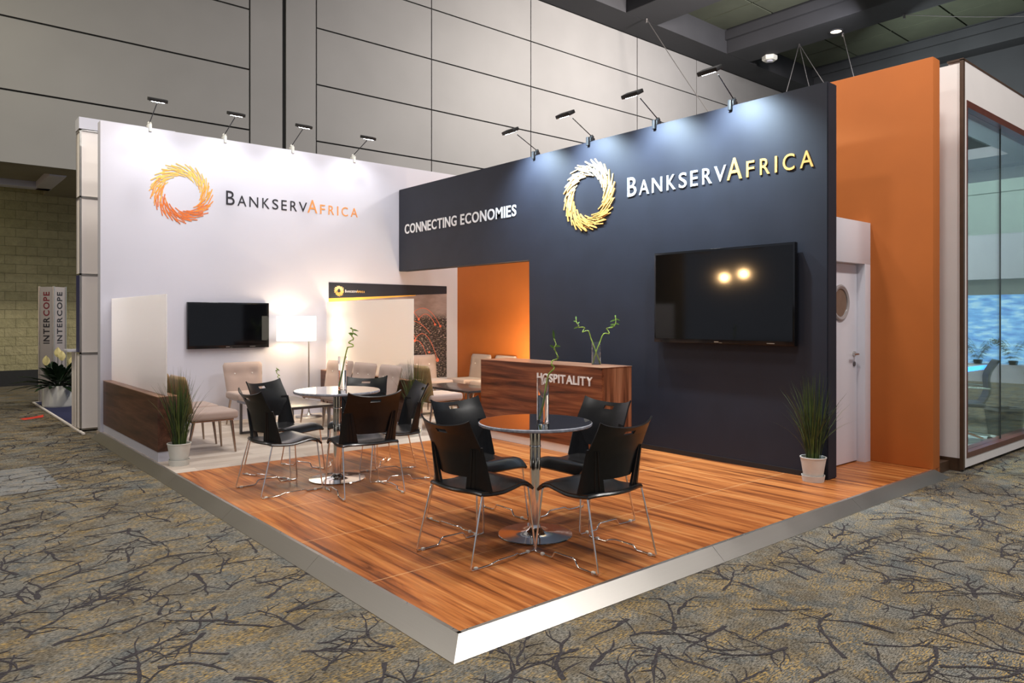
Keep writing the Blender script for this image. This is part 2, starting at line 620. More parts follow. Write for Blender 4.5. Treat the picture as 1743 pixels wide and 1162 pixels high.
def block_mat():
    t = NT('split_face_block')
    # wall stands in the XZ plane
    tc = t.n('ShaderNodeTexCoord')
    mp = t.n('ShaderNodeMapping')
    mp.inputs['Rotation'].default_value = (R(90), 0, 0)
    t.l(tc.outputs['Object'], mp.inputs['Vector'])
    br = t.n('ShaderNodeTexBrick', offset=0.5)
    t.l(mp.outputs[0], br.inputs['Vector'])
    br.inputs['Color1'].default_value = (0.30, 0.27, 0.15, 1)
    br.inputs['Color2'].default_value = (0.35, 0.31, 0.18, 1)
    br.inputs['Mortar'].default_value = (0.20, 0.18, 0.10, 1)
    br.inputs['Scale'].default_value = 1.0
    br.inputs['Mortar Size'].default_value = 0.006
    br.inputs['Brick Width'].default_value = 0.406
    br.inputs['Row Height'].default_value = 0.203
    nz = t.n('ShaderNodeTexNoise', Scale=9.0, Detail=5.0, Roughness=0.6)
    t.l(tc.outputs['Object'], nz.inputs['Vector'])
    t.l(t.mix(0.6, br.outputs['Color'], t.ramp(nz.outputs[0], [(0.3, (0.75, 0.75, 0.75)), (0.7, (1.15, 1.15, 1.15))]), 'MULTIPLY'), t.b.inputs['Base Color'])
    bp = t.n('ShaderNodeBump', Strength=0.9, Distance=0.05)
    t.l(t.math('ADD', nz.outputs[0], t.math('MULTIPLY', br.outputs['Fac'], -0.5)), bp.inputs['Height'])
    t.l(bp.outputs[0], t.b.inputs['Normal'])
    t.set(Roughness=0.9)
    return t.m


def city_mat():
    """night view of a town seen from above, printed on the wall: sky above, dark specked roofs below"""
    t = NT('city_print')
    tc = t.n('ShaderNodeTexCoord')
    sx = t.n('ShaderNodeSeparateXYZ')
    t.l(tc.outputs['Object'], sx.inputs[0])
    v = t.coord((30, 1, 60))
    vo = t.n('ShaderNodeTexVoronoi', Scale=1.0)
    t.l(v, vo.inputs['Vector'])
    nz = t.n('ShaderNodeTexNoise', Scale=26.0, Detail=6.0, Roughness=0.75)
    t.l(t.coord((1, 1, 2)), nz.inputs['Vector'])
    lights = t.ramp(nz.outputs[0], [(0.46, (0.010, 0.009, 0.012)), (0.54, (0.08, 0.064, 0.066)), (0.60, (0.40, 0.32, 0.30)), (0.68, (0.85, 0.66, 0.55))])
    town = t.mix(0.25, lights, vo.outputs['Color'], 'MULTIPLY')
    cl = t.n('ShaderNodeTexNoise', Scale=3.0, Detail=4.0)
    t.l(t.coord((1, 1, 3)), cl.inputs['Vector'])
    sky = t.ramp(cl.outputs[0], [(0.3, (0.20, 0.15, 0.15)), (0.7, (0.36, 0.28, 0.28))])
    e = t.math('SMOOTH_MIN', 1.0, t.math('MAXIMUM', t.math('MULTIPLY', t.math('SUBTRACT', sx.outputs[2], 1.42), 9.0), 0.0), 0.05)
    t.l(t.mix(e, town, sky), t.b.inputs['Base Color'])
    t.set(Roughness=0.5)
    return t.m


def frosted_mat():
    t = NT('frosted_acrylic')
    out = t.t.nodes['Material Output']
    nz = t.n('ShaderNodeTexNoise', Scale=300.0)
    t.l(t.coord(), nz.inputs['Vector'])
    t.set(Base_Color=(0.97, 0.96, 0.97), Roughness=0.75, Transmission_Weight=1.0, IOR=1.2)
    tr = t.n('ShaderNodeBsdfTranslucent')
    t.l(t.ramp(nz.outputs[0], [(0.2, (0.94, 0.93, 0.92)), (0.8, (0.97, 0.96, 0.95))]), tr.inputs['Color'])
    df = t.n('ShaderNodeBsdfDiffuse')
    df.inputs['Color'].default_value = (0.94, 0.92, 0.93, 1)
    m1 = t.n('ShaderNodeMixShader')
    m1.inputs[0].default_value = 0.42
    t.l(tr.outputs[0], m1.inputs[1])
    t.l(df.outputs[0], m1.inputs[2])
    m2 = t.n('ShaderNodeMixShader')
    m2.inputs[0].default_value = 0.28
    t.l(m1.outputs[0], m2.inputs[1])
    t.l(t.b.outputs[0], m2.inputs[2])
    t.l(m2.outputs[0], out.inputs['Surface'])
    return t.m


def brushed(name, col, rough, axis, aniso=0.0):
    t = NT(name)
    sc = [300.0] * 3
    sc[axis] = 1.5
    nz = t.n('ShaderNodeTexNoise', Scale=1.0, Detail=2.0)
    t.l(t.coord(tuple(sc)), nz.inputs['Vector'])
    big = t.n('ShaderNodeTexNoise', Scale=2.5, Detail=3.0)
    t.l(t.coord(), big.inputs['Vector'])
    lo = tuple(c * 0.97 for c in col)
    t.l(t.ramp(nz.outputs[0], [(0.3, lo), (0.7, col)]), t.b.inputs['Base Color'])
    t.l(t.ramp(big.outputs[0], [(0.2, (rough * 0.93,) * 3), (0.8, (rough * 1.08,) * 3)]), t.b.inputs['Roughness'])
    t.set(Metallic=1.0, Anisotropic=aniso)
    return t.m


def fabric(name, col):
    t = NT(name)
    v = t.coord()
    nz = t.n('ShaderNodeTexNoise', Scale=420.0, Detail=2.0)
    t.l(v, nz.inputs['Vector'])
    t.l(t.ramp(nz.outputs[0], [(0.3, tuple(c * 0.84 for c in col)), (0.7, col)]), t.b.inputs['Base Color'])
    bp = t.n('ShaderNodeBump', Strength=0.15, Distance=0.002)
    t.l(nz.outputs[0], bp.inputs['Height'])
    t.l(bp.outputs[0], t.b.inputs['Normal'])
    t.set(Roughness=0.85, Sheen_Weight=0.2)
    return t.m


def glass(name, tint=(1, 1, 1), rough=0.0, ior=1.45):
    t = NT(name)
    nz = t.n('ShaderNodeTexNoise', Scale=4.0)
    t.l(t.coord(), nz.inputs['Vector'])
    t.l(t.ramp(nz.outputs[0], [(0.2, tuple(c * 0.985 for c in tint)), (0.8, tint)]), t.b.inputs['Base Color'])
    t.set(Roughness=rough, Transmission_Weight=1.0, IOR=ior)
    return t.m


def pane(name, tint):
    """thin window glass: clear with a mirror-like film"""
    t = NT(name)
    out = t.t.nodes['Material Output']
    tr = t.n('ShaderNodeBsdfTransparent')
    tr.inputs['Color'].default_value = (*tint, 1)
    gl = t.n('ShaderNodeBsdfGlossy', Roughness=0.02)
    fr = t.n('ShaderNodeFresnel', IOR=1.45)
    nz = t.n('ShaderNodeTexNoise', Scale=2.0)
    t.l(t.coord(), nz.inputs['Vector'])
    t.l(t.ramp(nz.outputs[0], [(0.2, (0.9, 0.95, 0.93)), (0.8, (0.95, 1, 0.98))]), gl.inputs['Color'])
    m = t.n('ShaderNodeMixShader')
    t.l(t.math('MULTIPLY', fr.outputs[0], 0.6), m.inputs[0])
    t.l(tr.outputs[0], m.inputs[1])
    t.l(gl.outputs[0], m.inputs[2])
    t.l(m.outputs[0], out.inputs['Surface'])
    return t.m


M = dict(
    carpet=carpet_mat(), carpet_branch=branch_mat(), floor_wood=floor_wood_mat(), vinyl=vinyl_mat(), block=block_mat(), city=city_mat(), frosted=frosted_mat(),
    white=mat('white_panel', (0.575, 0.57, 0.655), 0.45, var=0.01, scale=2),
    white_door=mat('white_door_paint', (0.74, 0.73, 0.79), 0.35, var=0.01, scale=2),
    cream=mat('off_white_panel', (0.86, 0.80, 0.77), 0.5, var=0.02, scale=3),
    navy=mat('dark_slate_fabric', (0.0135, 0.0155, 0.026), 0.6, var=0.12, scale=3, bump=0.05, Specular_IOR_Level=0.4),
    orange=mat('orange_fabric', (0.49, 0.128, 0.016), 0.75, var=0.04, scale=2, bump=0.08, bscale=40),
    hall_grey=mat('grey_wall_panel', (0.212, 0.205, 0.204), 0.6, var=0.05, scale=0.8),
    hall_joint=mat('dark_joint', (0.02, 0.02, 0.02), 0.9),
    ceiling_dark=mat('dark_ceiling_paint', (0.026, 0.026, 0.031), 0.8, var=0.15, scale=0.7),
    ceiling_tile=mat('ceiling_tile', (0.062, 0.068, 0.046), 0.9, var=0.12, scale=1.2),  # grey-green base includes the greenish light on the tiles
    soffit=mat('soffit_tile', (0.26, 0.24, 0.18), 0.85, var=0.05, scale=2),
    plastic=mat('black_polypropylene', (0.007, 0.007, 0.008), 0.36, var=0.2, scale=30, bump=0.05, bscale=900, Specular_IOR_Level=0.35),
    seat_plastic=mat('black_seat_polypropylene', (0.014, 0.014, 0.015), 0.26, var=0.2, scale=30, Specular_IOR_Level=0.7),
    chrome=mat('chrome', (0.90, 0.88, 0.86), 0.10, 1.0, var=0.03, scale=5),
    bronze=mat('bronze_chrome', (0.42, 0.33, 0.27), 0.2, 1.0, var=0.06, scale=20),
    steel=mat('satin_steel', (0.55, 0.53, 0.50), 0.3, 1.0, var=0.05),
    ramp=brushed('brushed_aluminium', (0.62, 0.58, 0.53), 0.36, 1),
    rampx=brushed('brushed_aluminium_side', (0.66, 0.63, 0.59), 0.38, 0),
    black=mat('black_gloss', (0.006, 0.006, 0.007), 0.12, var=0.1),
    screen=mat('screen_glass', (0.002, 0.002, 0.0025), 0.055, var=0.1),
    blackm=mat('black_matt', (0.012, 0.012, 0.013), 0.5, var=0.1),
    tabletop=mat('black_polished_top', (0.014, 0.013, 0.016), 0.05, var=0.15, Coat_Weight=1.0, Coat_Roughness=0.03, Specular_IOR_Level=1.0),
    tableedge=mat('grey_glass_edge', (0.32, 0.33, 0.38), 0.15, var=0.3, scale=35),
    coffee=mat('dark_coffee_top', (0.035, 0.032, 0.032), 0.22, var=0.15),
    grey_metal=mat('grey_painted_metal', (0.16, 0.15, 0.15), 0.35, 0.6),
    beige=fabric('beige_upholstery', (0.40, 0.295, 0.255)),
    tan=mat('tan_leatherette', (0.26, 0.17, 0.075), 0.45, var=0.08),
    button=fabric('pale_button', (0.75, 0.66, 0.6)),
    pot=mat('white_stoneware', (0.68, 0.67, 0.62), 0.4, var=0.03),
    soil=mat('soil', (0.02, 0.015, 0.01), 0.95, var=0.4, scale=60),
    grass1=mat('grass_green', (0.075, 0.110, 0.020), 0.5, var=0.35, scale=9),
    grass2=mat('grass_dark', (0.020, 0.040, 0.012), 0.55, var=0.35, scale=9),
    bamboo=mat('bamboo_green', (0.30, 0.42, 0.06), 0.38, var=0.25, scale=25),
    bamboo_leaf=mat('bamboo_leaf', (0.12, 0.24, 0.03), 0.45, var=0.2),
    lily=mat('lily_leaf', (0.012, 0.028, 0.012), 0.35, var=0.3),
    flower=mat('cream_flower', (0.70, 0.60, 0.28), 0.6, var=0.2),
    glass=glass('vase_glass'), water=glass('water', (0.97, 1, 0.97), 0.0, 1.33),
    pane=pane('window_glass', (0.86, 0.94, 0.93)),
    brown=mat('dark_brown_trim', (0.075, 0.040, 0.022), 0.4, var=0.15),
    red_brown=mat('mahogany_trim', (0.13, 0.040, 0.026), 0.3, var=0.15),
    blue_carpet=mat('blue_carpet', (0.012, 0.016, 0.07), 0.95, var=0.2, scale=60),
    blue_panel=mat('navy_panel', (0.020, 0.024, 0.10), 0.5),
    red=mat('red_tape', (0.72, 0.05, 0.03), 0.5),
    dark_letter=mat('black_lettering', (0.012, 0.012, 0.02), 0.5),
    red_letter=mat('red_lettering', (0.17, 0.012, 0.025), 0.5),
    orange_letter=mat('orange_lettering', (0.80, 0.30, 0.08), 0.5),
    white_letter=mat('white_lettering', (0.70, 0.70, 0.73), 0.5),
    bright_letter=mat('bright_white_lettering', (0.90, 0.90, 0.90), 0.4, var=0.01),
    gold_letter=mat('gold_lettering', (0.80, 0.46, 0.12), 0.45),
    gold_letter2=mat('amber_band', (0.85, 0.45, 0.08), 0.5),
    blue_letter=mat('blue_lettering', (0.08, 0.25, 0.6), 0.5),
    arc=mat('red_arc_print', (0.75, 0.17, 0.09), 0.5),
    sign_grey=mat('sign_panel', (0.33, 0.295, 0.29), 0.5, var=0.02),
    far_wall=mat('far_grey_panel', (0.42, 0.47, 0.46), 0.7, var=0.04, scale=1),
    mesh_grey=mat('grey_mesh', (0.022, 0.022, 0.034), 0.6),
    privacy=mat('grey_privacy_panel', (0.33, 0.37, 0.38), 0.6, var=0.04),
    pale_floor=mat('pale_threshold', (0.42, 0.45, 0.43), 0.5),
)
M['counter_wood'] = wood('walnut_laminate_horizontal', (0.050, 0.013, 0.005), (0.200, 0.058, 0.022), (0.34, 0.125, 0.052), 1, 0.38, 15).m
M['counter_wood_v'] = wood('walnut_laminate_vertical', (0.075, 0.022, 0.009), (0.26, 0.092, 0.040), (0.40, 0.17, 0.085), 2, 0.38, 15).m
M['counter_top'] = wood('walnut_laminate_top', (0.15, 0.06, 0.035), (0.30, 0.145, 0.085), (0.42, 0.23, 0.14), 1, 0.3, 13).m
M['wall_wood'] = wood('walnut_partition', (0.045, 0.017, 0.010), (0.105, 0.040, 0.022), (0.17, 0.072, 0.042), 1, 0.4, 10).m
RING_W = [mat('straw_red', (0.72, 0.17, 0.03), 0.5), mat('straw_orange', (0.82, 0.28, 0.04), 0.5), mat('straw_amber', (0.88, 0.40, 0.06), 0.5), mat('straw_yellow', (0.92, 0.56, 0.14), 0.5)]
RING_D = [mat('straw_gold', (0.70, 0.36, 0.09), 0.5), mat('straw_light_gold', (0.72, 0.42, 0.13), 0.5), mat('straw_cream', (0.72, 0.48, 0.20), 0.5), mat('straw_pale', (0.72, 0.54, 0.30), 0.5)]
t_ = NT('glowing_shade')
t_.set(Base_Color=(0.95, 0.9, 0.8), Emission_Color=(1.0, 0.90, 0.72), Emission_Strength=1.7, Roughness=0.8)
M['shade'] = t_.m
M['bulb'] = emit('spot_lens', (0.92, 0.97, 1.0), 28)
M['downlight'] = emit('downlight_lens', (1.0, 0.86, 0.66), 6)
M['led'] = emit('led_strip', (0.06, 0.30, 1.0), 6)
M['ledp'] = emit('led_purple', (0.22, 0.08, 0.85), 2.0)
t_ = NT('blue_video_screen')
nz_ = t_.n('ShaderNodeTexNoise', Scale=3.0, Detail=4.0)
t_.l(t_.coord((1, 1, 4)), nz_.inputs['Vector'])
c_ = t_.ramp(nz_.outputs[0], [(0.3, (0.10, 0.26, 0.70)), (0.5, (0.22, 0.52, 0.95)), (0.7, (0.6, 0.85, 1.0))])
t_.l(c_, t_.b.inputs['Emission Color'])
t_.set(Base_Color=(0.02, 0.05, 0.1), Emission_Strength=1.5)
M['video'] = t_.m

# ------------------------------------------------------------------ setting: floors
ZC = -0.08
mb = MB(); mb.box(-30, 34, -14, 26, ZC - 0.3, ZC)
rb = random.Random(21)


def twig(x, y, a, L, w, depth):
    """one dark branch of the carpet pattern, woven flat into the pile, with side twigs"""
    n = max(3, int(L / 0.035))
    st = L / n
    prev = None
    zz = ZC + rb.uniform(0.0006, 0.0024)
    side = rb.choice((-1, 1))
    for k in range(n + 1):
        q = k / n
        ww = w * (1 - 0.72 * q) * rb.uniform(0.55, 1.45) / 2
        nx, ny = -math.sin(a), math.cos(a)
        cur = (mb.bm.verts.new((x + nx * ww, y + ny * ww, zz)), mb.bm.verts.new((x - nx * ww, y - ny * ww, zz)))
        if prev:
            mb.bm.faces.new([prev[0], prev[1], cur[1], cur[0]]).material_index = 1
        prev = cur
        if depth and 0 < k < n and rb.random() < (0.42 if depth == 2 else 0.22):
            side = -side
            twig(x, y, a + side * rb.uniform(0.5, 1.05), L * rb.uniform(0.28, 0.6) * (1 - 0.45 * q), max(0.0085, w * (1 - 0.5 * q) * 0.62), depth - 1)
        a += rb.uniform(-0.34, 0.34)
        x += math.cos(a) * st
        y += math.sin(a) * st


for gi in range(-16, 64):
    for gj in range(-12, 60):
        gx, gy = gi * 0.265 + rb.uniform(-.10, .10), gj * 0.265 + rb.uniform(-.10, .10)
        if 1.8 < gx < 8.2 and 2.6 < gy < 10.8:
            continue
        d_ = 0.6452 * gx + 0.764 * gy
        if d_ < 1.0 or d_ > 15 or abs(0.764 * gx - 0.6452 * gy) > d_ * 0.95 + 1.0:
            continue
        twig(gx, gy, R(35) + rb.gauss(0, 0.85) + (PI if rb.random() < 0.3 else 0), rb.uniform(0.28, 0.50), rb.uniform(0.015, 0.026), 2)
o = mb.build('floor', [M['carpet'], M['carpet_branch']], smooth=0)
struct(o)
PX0, PX1, PY0, PY1 = 1.966, 7.70, 2.708, 10.62
mb = MB(); mb.box(PX0, PX1, PY0, 7.19, ZC, 0.0)
struct(mb.build('floor_wood_platform', M['floor_wood'], smooth=0))
mb = MB(); mb.box(PX0, PX1, 7.19, PY1, ZC, 0.0)
struct(mb.build('floor_pale_platform', M['vinyl'], smooth=0))


def ramp_plates(name, axis, a0, a1, joints, mitre0, mitre1, m):
    """sloping metal edge: plates between joints, thin lip on the platform, row of screws"""
    e = bpy.data.objects.new(name, None); COL.objects.link(e); struct(e)
    cuts = [a0] + joints + [a1]
    for i in range(len(cuts) - 1):
        s0, s1 = cuts[i], cuts[i + 1]
        g = 0.0012
        lo0 = s0 - (mitre0 if i == 0 else -g)
        lo1 = s1 + (mitre1 if i == len(cuts) - 2 else -g)
        hi0, hi1 = s0 + (g if i else 0), s1 - (g if i < len(cuts) - 2 else 0)
        mb = MB()
        W = 0.091
        P = lambda s, o, z: (PX0 - o, s, z) if axis == 1 else (s, PY0 - o, z)
        # lip, slope, foot
        rows = [(hi0, hi1, -0.022, 0.0015), (hi0, hi1, 0.0, 0.0015), (lo0, lo1, W, ZC + 0.004), (lo0, lo1, W, ZC)]
        top = [[mb.bm.verts.new(P(r[0], r[2], r[3])), mb.bm.verts.new(P(r[1], r[2], r[3]))] for r in rows]
        bot = [[mb.bm.verts.new(P(r[0], r[2] - 0.002, r[3] - 0.003)), mb.bm.verts.new(P(r[1], r[2] - 0.002, r[3] - 0.003))] for r in rows[:3]]
        for a, b in zip(top, top[1:]):
            mb.bm.faces.new([a[0], a[1], b[1], b[0]])
        for a, b in zip(bot, bot[1:]):
            mb.bm.faces.new([b[0], b[1], a[1], a[0]])
        for k in (0, 1):
            for q in (0, 1):
                mb.bm.faces.new([top[q][k], top[q + 1][k], bot[q + 1][k], bot[q][k]])
        mb.build('ramp_plate', m, e, smooth=20)
    mb = MB()
    n = int((a1 - a0) / 0.40)
    for k in range(n + 1):
        s = a0 + 0.06 + (a1 - a0 - 0.12) * k / n
        c = (PX0 + 0.012, s, 0.0015) if axis == 1 else (s, PY0 + 0.012, 0.0015)
        mb.lathe([(0.0055, 0), (0.005, 0.002), (0.0, 0.003)], 10, c)
    mb.build('screws', M['chrome'], e)
    return e


ramp_plates('trim_1', 1, PY0, 10.40, [4.15, 5.62, 7.1, 8.55], 0.091, 0.09, M['ramp'])
ramp_plates('trim_2', 0, PX0, 7.56, [3.95, 5.85], 0.091, 0.12, M['rampx'])
mb = MB(); mb.box(7.56, 8.06, 2.75, 3.2, ZC, 0.02)
struct(mb.build('trim_3', M['brown'], smooth=0))

# ------------------------------------------------------------------ setting: booth walls
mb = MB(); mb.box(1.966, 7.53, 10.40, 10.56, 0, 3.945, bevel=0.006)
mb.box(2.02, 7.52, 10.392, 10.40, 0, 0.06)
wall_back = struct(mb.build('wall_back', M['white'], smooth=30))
mb = MB()
mb.prism([(3.14, 0), (7.142, 0), (7.142, 2.21), (10.395, 2.21), (10.395, 3.555), (3.14, 3.555)], 6.333, 6.50, M=Matrix(((0, 0, 1, 0), (1, 0, 0, 0), (0, 1, 0, 0), (0, 0, 0, 1))))
bmesh.ops.bevel(mb.bm, geom=mb.bm.edges[:], offset=0.008, segments=2, affect='EDGES')
struct(mb.build('wall_middle', M['navy'], smooth=30))
mb = MB(); mb.box(6.324, 6.333, 3.16, 7.14, 0.0, 0.05)
struct(mb.build('baseboard_middle', M['blackm'], smooth=0))
mb = MB(); mb.box(7.53, 7.70, 2.708, 10.56, 0, 3.935, bevel=0.012)
struct(mb.build('wall_right', M['orange'], smooth=30))
# wall with the door: head panel, jamb post and door
mb = MB()
mb.box(6.50, 7.527, 3.29, 3.42, 1.985, 2.405, bevel=0.003)
mb.box(7.405, 7.527, 3.29, 3.42, 0, 1.985, bevel=0.003)
mb.box(6.50, 6.60, 3.29, 3.42, 0, 1.985, bevel=0.003)
struct(mb.build('wall_end', M['white_door'], smooth=30))
door = bpy.data.objects.new('door_1', None); COL.objects.link(door); struct(door); door.location = (7.0, 3.37, 0)
mb = MB(); mb.box(-0.398, 0.402, 0, 0.04, 0.012, 1.98, bevel=0.003)
mb.build('door_leaf', M['white_door'], door)
Mp = Matrix.Translation((0.04, -0.0, 1.594)) @ Matrix.Rotation(R(90), 4, 'X')
tb = MB()
tb.lathe([(0.176, -0.01), (0.178, 0.012), (0.162, 0.02), (0.138, 0.012), (0.136, -0.01)], 48, close=True)
bmesh.ops.transform(tb.bm, matrix=Mp, verts=tb.bm.verts)
fr_ = tb.build('porthole_frame', mat('satin_ring', (0.40, 0.39, 0.40), 0.35, 0.3), door)
tb = MB(); tb.lathe([(0.0, -0.002), (0.138, -0.002), (0.138, 0.004), (0.0, 0.004)], 40)
bmesh.ops.transform(tb.bm, matrix=Mp, verts=tb.bm.verts)
tb.build('porthole_glass', mat('brown_glass', (0.20, 0.15, 0.12), 0.08), door)
mb = MB()
mb.tube([(0.335, 0.0, 1.085), (0.335, -0.012, 1.085)], 0.027, 16)
mb.tube(fillet([(0.335, 0, 1.085), (0.335, -0.05, 1.085), (0.225, -0.05, 1.085)], 0.015), 0.011, 10)
mb.build('door_handle', M['steel'], door)
mb = MB(); mb.tube([(0.335, 0.0, 0.985), (0.335, -0.01, 0.985)], 0.024, 16)
mb.box(0.327, 0.343, -0.013, -0.009, 0.97, 0.995)
mb.build('lock', M['grey_metal'], door)

# ------------------------------------------------------------------ setting: hall walls and ceilings
YG = 15.835
mb = MB()
mb.box(-12, 36, YG, YG + 0.3, 4.232, 12.0, mi=1)
zs = [4.232, 5.53, 6.842, 8.15, 9.46, 10.75]
strips = [(-12, -4.2), (-4.15, 1.37), (1.40, 5.85), (7.43, 10.59), (10.62, 14.04), (14.07, 18.76), (18.80, 22.04), (22.08, 30)]
for a, b in strips:
    for i in range(5):
        mb.box(a + 0.0, b, YG - 0.04, YG, zs[i] + (0.018 if i else 0), zs[i + 1] - 0.018, mi=0)
mb.box(5.885, 6.60, YG - 0.04, YG, 4.232, 10.74, mi=0)
mb.box(6.69, 7.40, YG - 0.04, YG, 4.232, 10.74, mi=0)
struct(mb.build('wall_hall', [M['hall_grey'], M['hall_joint']], smooth=0))
mb = MB(); mb.box(-14, 12, 19.605, 19.9, ZC, 4.4)
struct(mb.build('wall_left', M['block'], smooth=0))
mb = MB(); mb.box(-14, 12, 19.58, 19.605, ZC, 0.27)
struct(mb.build('baseboard_left', M['blackm'], smooth=0))
# soffit over the recess, with a raised tile tray
mb = MB()
mb.box(-14, 12, YG + 0.3, 19.605, 4.40, 4.5)
mb.box(-14, 12, YG, YG + 0.75, 4.232, 4.40)
for k in range(8):
    mb.box(-12 + k * 1.9, -12 + k * 1.9 + 1.88, YG + 0.75, 18.3, 4.33, 4.40)
mb.box(2.55, 12, YG + 0.75, 19.605, 4.232, 4.40)
struct(mb.build('ceiling_soffit', M['soffit'], smooth=0))
mb = MB()
mb.box(-14, 2.55, 18.3, 18.65, 4.20, 4.40, bevel=0.03)
mb.box(2.25, 2.55, YG + 0.75, 18.65, 4.20, 4.40, bevel=0.03)
struct(mb.build('trim_4', M['white'], smooth=30))
# hall ceiling: slab, bulkhead over the wall, beams along Y
mb = MB(); mb.box(-14, 40, -14, YG + 0.3, 12.0, 12.3)
struct(mb.build('ceiling', M['ceiling_dark'], smooth=0))
BE = [(-14, -10), (-5.5, -4.2), (0.6, 1.9), (6.7, 8.0), (11.6, 12.9), (17.0, 18.5), (22.36, 23.75), (28.5, 31.0)]
bulk = MB(); bulk.box(-14, 36, YG - 1.1, YG - 0.05, 10.75, 12.0)
struct(bulk.build('ceiling_bulkhead', M['ceiling_dark'], smooth=0))
for a, b in BE:
    mb = MB()
    mb.box(a, b, -14, YG - 1.1, 10.75, 12.0, bevel=0.02)
    mb.box(a - 0.12, a, -14, YG - 1.1, 11.2, 11.5)
    struct(mb.build('ceiling_beam', M['ceiling_dark'], smooth=0))
# tiles between the beams
mb = MB()
for (a, b) in ((18.5, 22.24), (23.75, 28.38)):
    n = 3
    for i in range(n):
        for j in range(12):
            w = (b - a) / n
            y0 = -8 + j * 1.9
            mb.box(a + i * w + 0.03, a + (i + 1) * w - 0.03, y0 + 0.03, y0 + 1.87, 11.55, 11.62)
struct(mb.build('ceiling_tiles', M['ceiling_tile'], smooth=0))
lamp('cove_lamp', 'AREA', (20.6, 7.2, 10.6), 60, (0.85, 1.0, 0.55), (20.6, 7.2, 12), shape='DISK', size=1.2)
lamp('cove_lamp', 'AREA', (27.0, 4.5, 10.6), 50, (0.85, 1.0, 0.55), (27.0, 4.5, 12), shape='DISK', size=1.2)

# far side of the hall, seen through the glass room
mb = MB()
for i in range(5):
    mb.box(30.0, 30.2, -8, 15.8, ZC + i * 1.5, ZC + i * 1.5 + 1.47)
mb.box(30.05, 30.25, -8, 15.8, ZC, 12)
bk = MB(); bk.box(29.3, 29.95, -8, 14.7, 6.75, 12)
struct(bk.build('ceiling_bulkhead', M['ceiling_dark'], smooth=0))
struct(mb.build('wall_far', M['far_wall'], smooth=0))

# ------------------------------------------------------------------ lettering and emblems on the booth walls
FW = lambda u, v, w: (u, 10.3985 - w, v)           # on the white wall
FN = lambda u, v, w: (6.3315 - w, -u, v)          # on the dark wall, u = -Y
rnd = random.Random(3)
mb = MB(); ring(mb, 2.945, 3.125, 0.235, 0.40, FW, 0.006, 4, rnd, n=150, w=0.0120, ln=0.145)
tag(mb.build('ring_emblem', RING_W, smooth=0), 'orange ring of swirling sticks on the white wall', 'emblem')
mb = MB(); ring(mb, -6.075, 2.905, 0.25, 0.425, FN, 0.02, 4, rnd, n=150, w=0.0125, ln=0.15)
tag(mb.build('ring_emblem', RING_D, smooth=0), 'pale gold ring of swirling sticks on the dark wall', 'emblem')
mb = MB(); wordmark(mb, 3.53, 5.578, 3.035, 3.232, 0.004, FW)
tag(mb.build('wall_lettering', [M['dark_letter'], M['orange_letter']], smooth=0), 'black and orange capital lettering on the white wall', 'lettering')
mb = MB(); wordmark(mb, -5.461, -3.27, 2.815, 3.03, 0.009, FN, 0.004)
tag(mb.build('wall_lettering', [M['white_letter'], M['gold_letter']], smooth=0), 'white and gold capital lettering above the large television', 'lettering')
for word, u0, u1, lab in (('CONNECTING', -10.20, -8.765, 'white first word of the slogan at the left end of the dark header'),
                          ('ECONOMIES', -8.665, -7.406, 'white second word of the slogan on the dark header, above the orange opening')):
    mb = MB(); put_text(mb, word, u0, u1, 2.808, 2.964, 0.008, FN, 0, 0.018)
    tag(mb.build('wall_lettering', M['white_letter'], smooth=0), lab, 'lettering', 'words of the white slogan')

# ------------------------------------------------------------------ wall graphic by the second lounge (band, amber wedge, city print)
g = thing('wall_graphic', 'printed wall graphic with dark band and night city photo', 'poster', (0, 10.40, 0))
GX0, GX1 = 5.085, 7.294
mb = MB(); mb.prism([(GX0, 1.745), (GX1, 1.862), (GX1, 1.992), (GX0, 1.992)], 0, 0.006, M=Matrix.Rotation(R(90), 4, 'X'))
mb.build('dark_band', M['navy'], g, smooth=0)
mb = MB(); mb.prism([(GX0, 1.69), (6.66, 1.815), (6.66, 1.829), (GX0, 1.745)], 0, 0.006, M=Matrix.Rotation(R(90), 4, 'X'))
mb.build('amber_wedge', M['gold_letter2'], g, smooth=0)
mb = MB(); mb.prism([(GX0, 0.42), (GX1, 0.42), (GX1, 1.861), (6.66, 1.828), (6.66, 1.815), (GX0, 1.69)], 0, 0.005, M=Matrix.Rotation(R(90), 4, 'X'))
mb.build('city_photo', M['city'], g, smooth=0)
mb = MB()
for (x0, z0, x1, z1, hgt) in ((6.52, 1.43, 7.16, 1.30, 0.24), (6.72, 1.42, 7.05, 1.33, 0.13), (6.52, 1.22, 6.67, 1.06, 0.06), (6.63, 1.06, 7.10, 0.72, 0.26), (6.66, 1.06, 6.9, 0.74, 0.1),
                              (6.52, 1.62, 6.72, 1.42, 0.02), (6.95, 0.70, 6.72, 0.58, -0.05), (6.53, 1.40, 6.95, 1.18, 0.06)):
    pts = []
    for k in range(15):
        tt = k / 14
        pts.append((x0 + (x1 - x0) * tt, -0.0055, z0 + (z1 - z0) * tt + hgt * 4 * tt * (1 - tt)))
    mb.tube(pts, 0.0045, 6)
for x, z, r in ((6.72, 1.42, 0.022), (7.05, 1.33, 0.022), (7.16, 1.30, 0.024), (6.64, 1.06, 0.024), (7.10, 0.72, 0.034), (6.93, 0.86, 0.02)):
    mb.lathe([(0, -0.001), (r, -0.0005), (0, 0.001)], 12, (0, 0, 0)) if False else mb.prism([(x + r * math.cos(a * PI / 6), z + r * math.sin(a * PI / 6)) for a in range(12)], 0.005, 0.007, M=Matrix.Rotation(R(90), 4, 'X'))
mb.build('glowing_arcs', M['arc'], g, smooth=30)
FG = lambda u, v, w: (u, -0.006 - w, v)
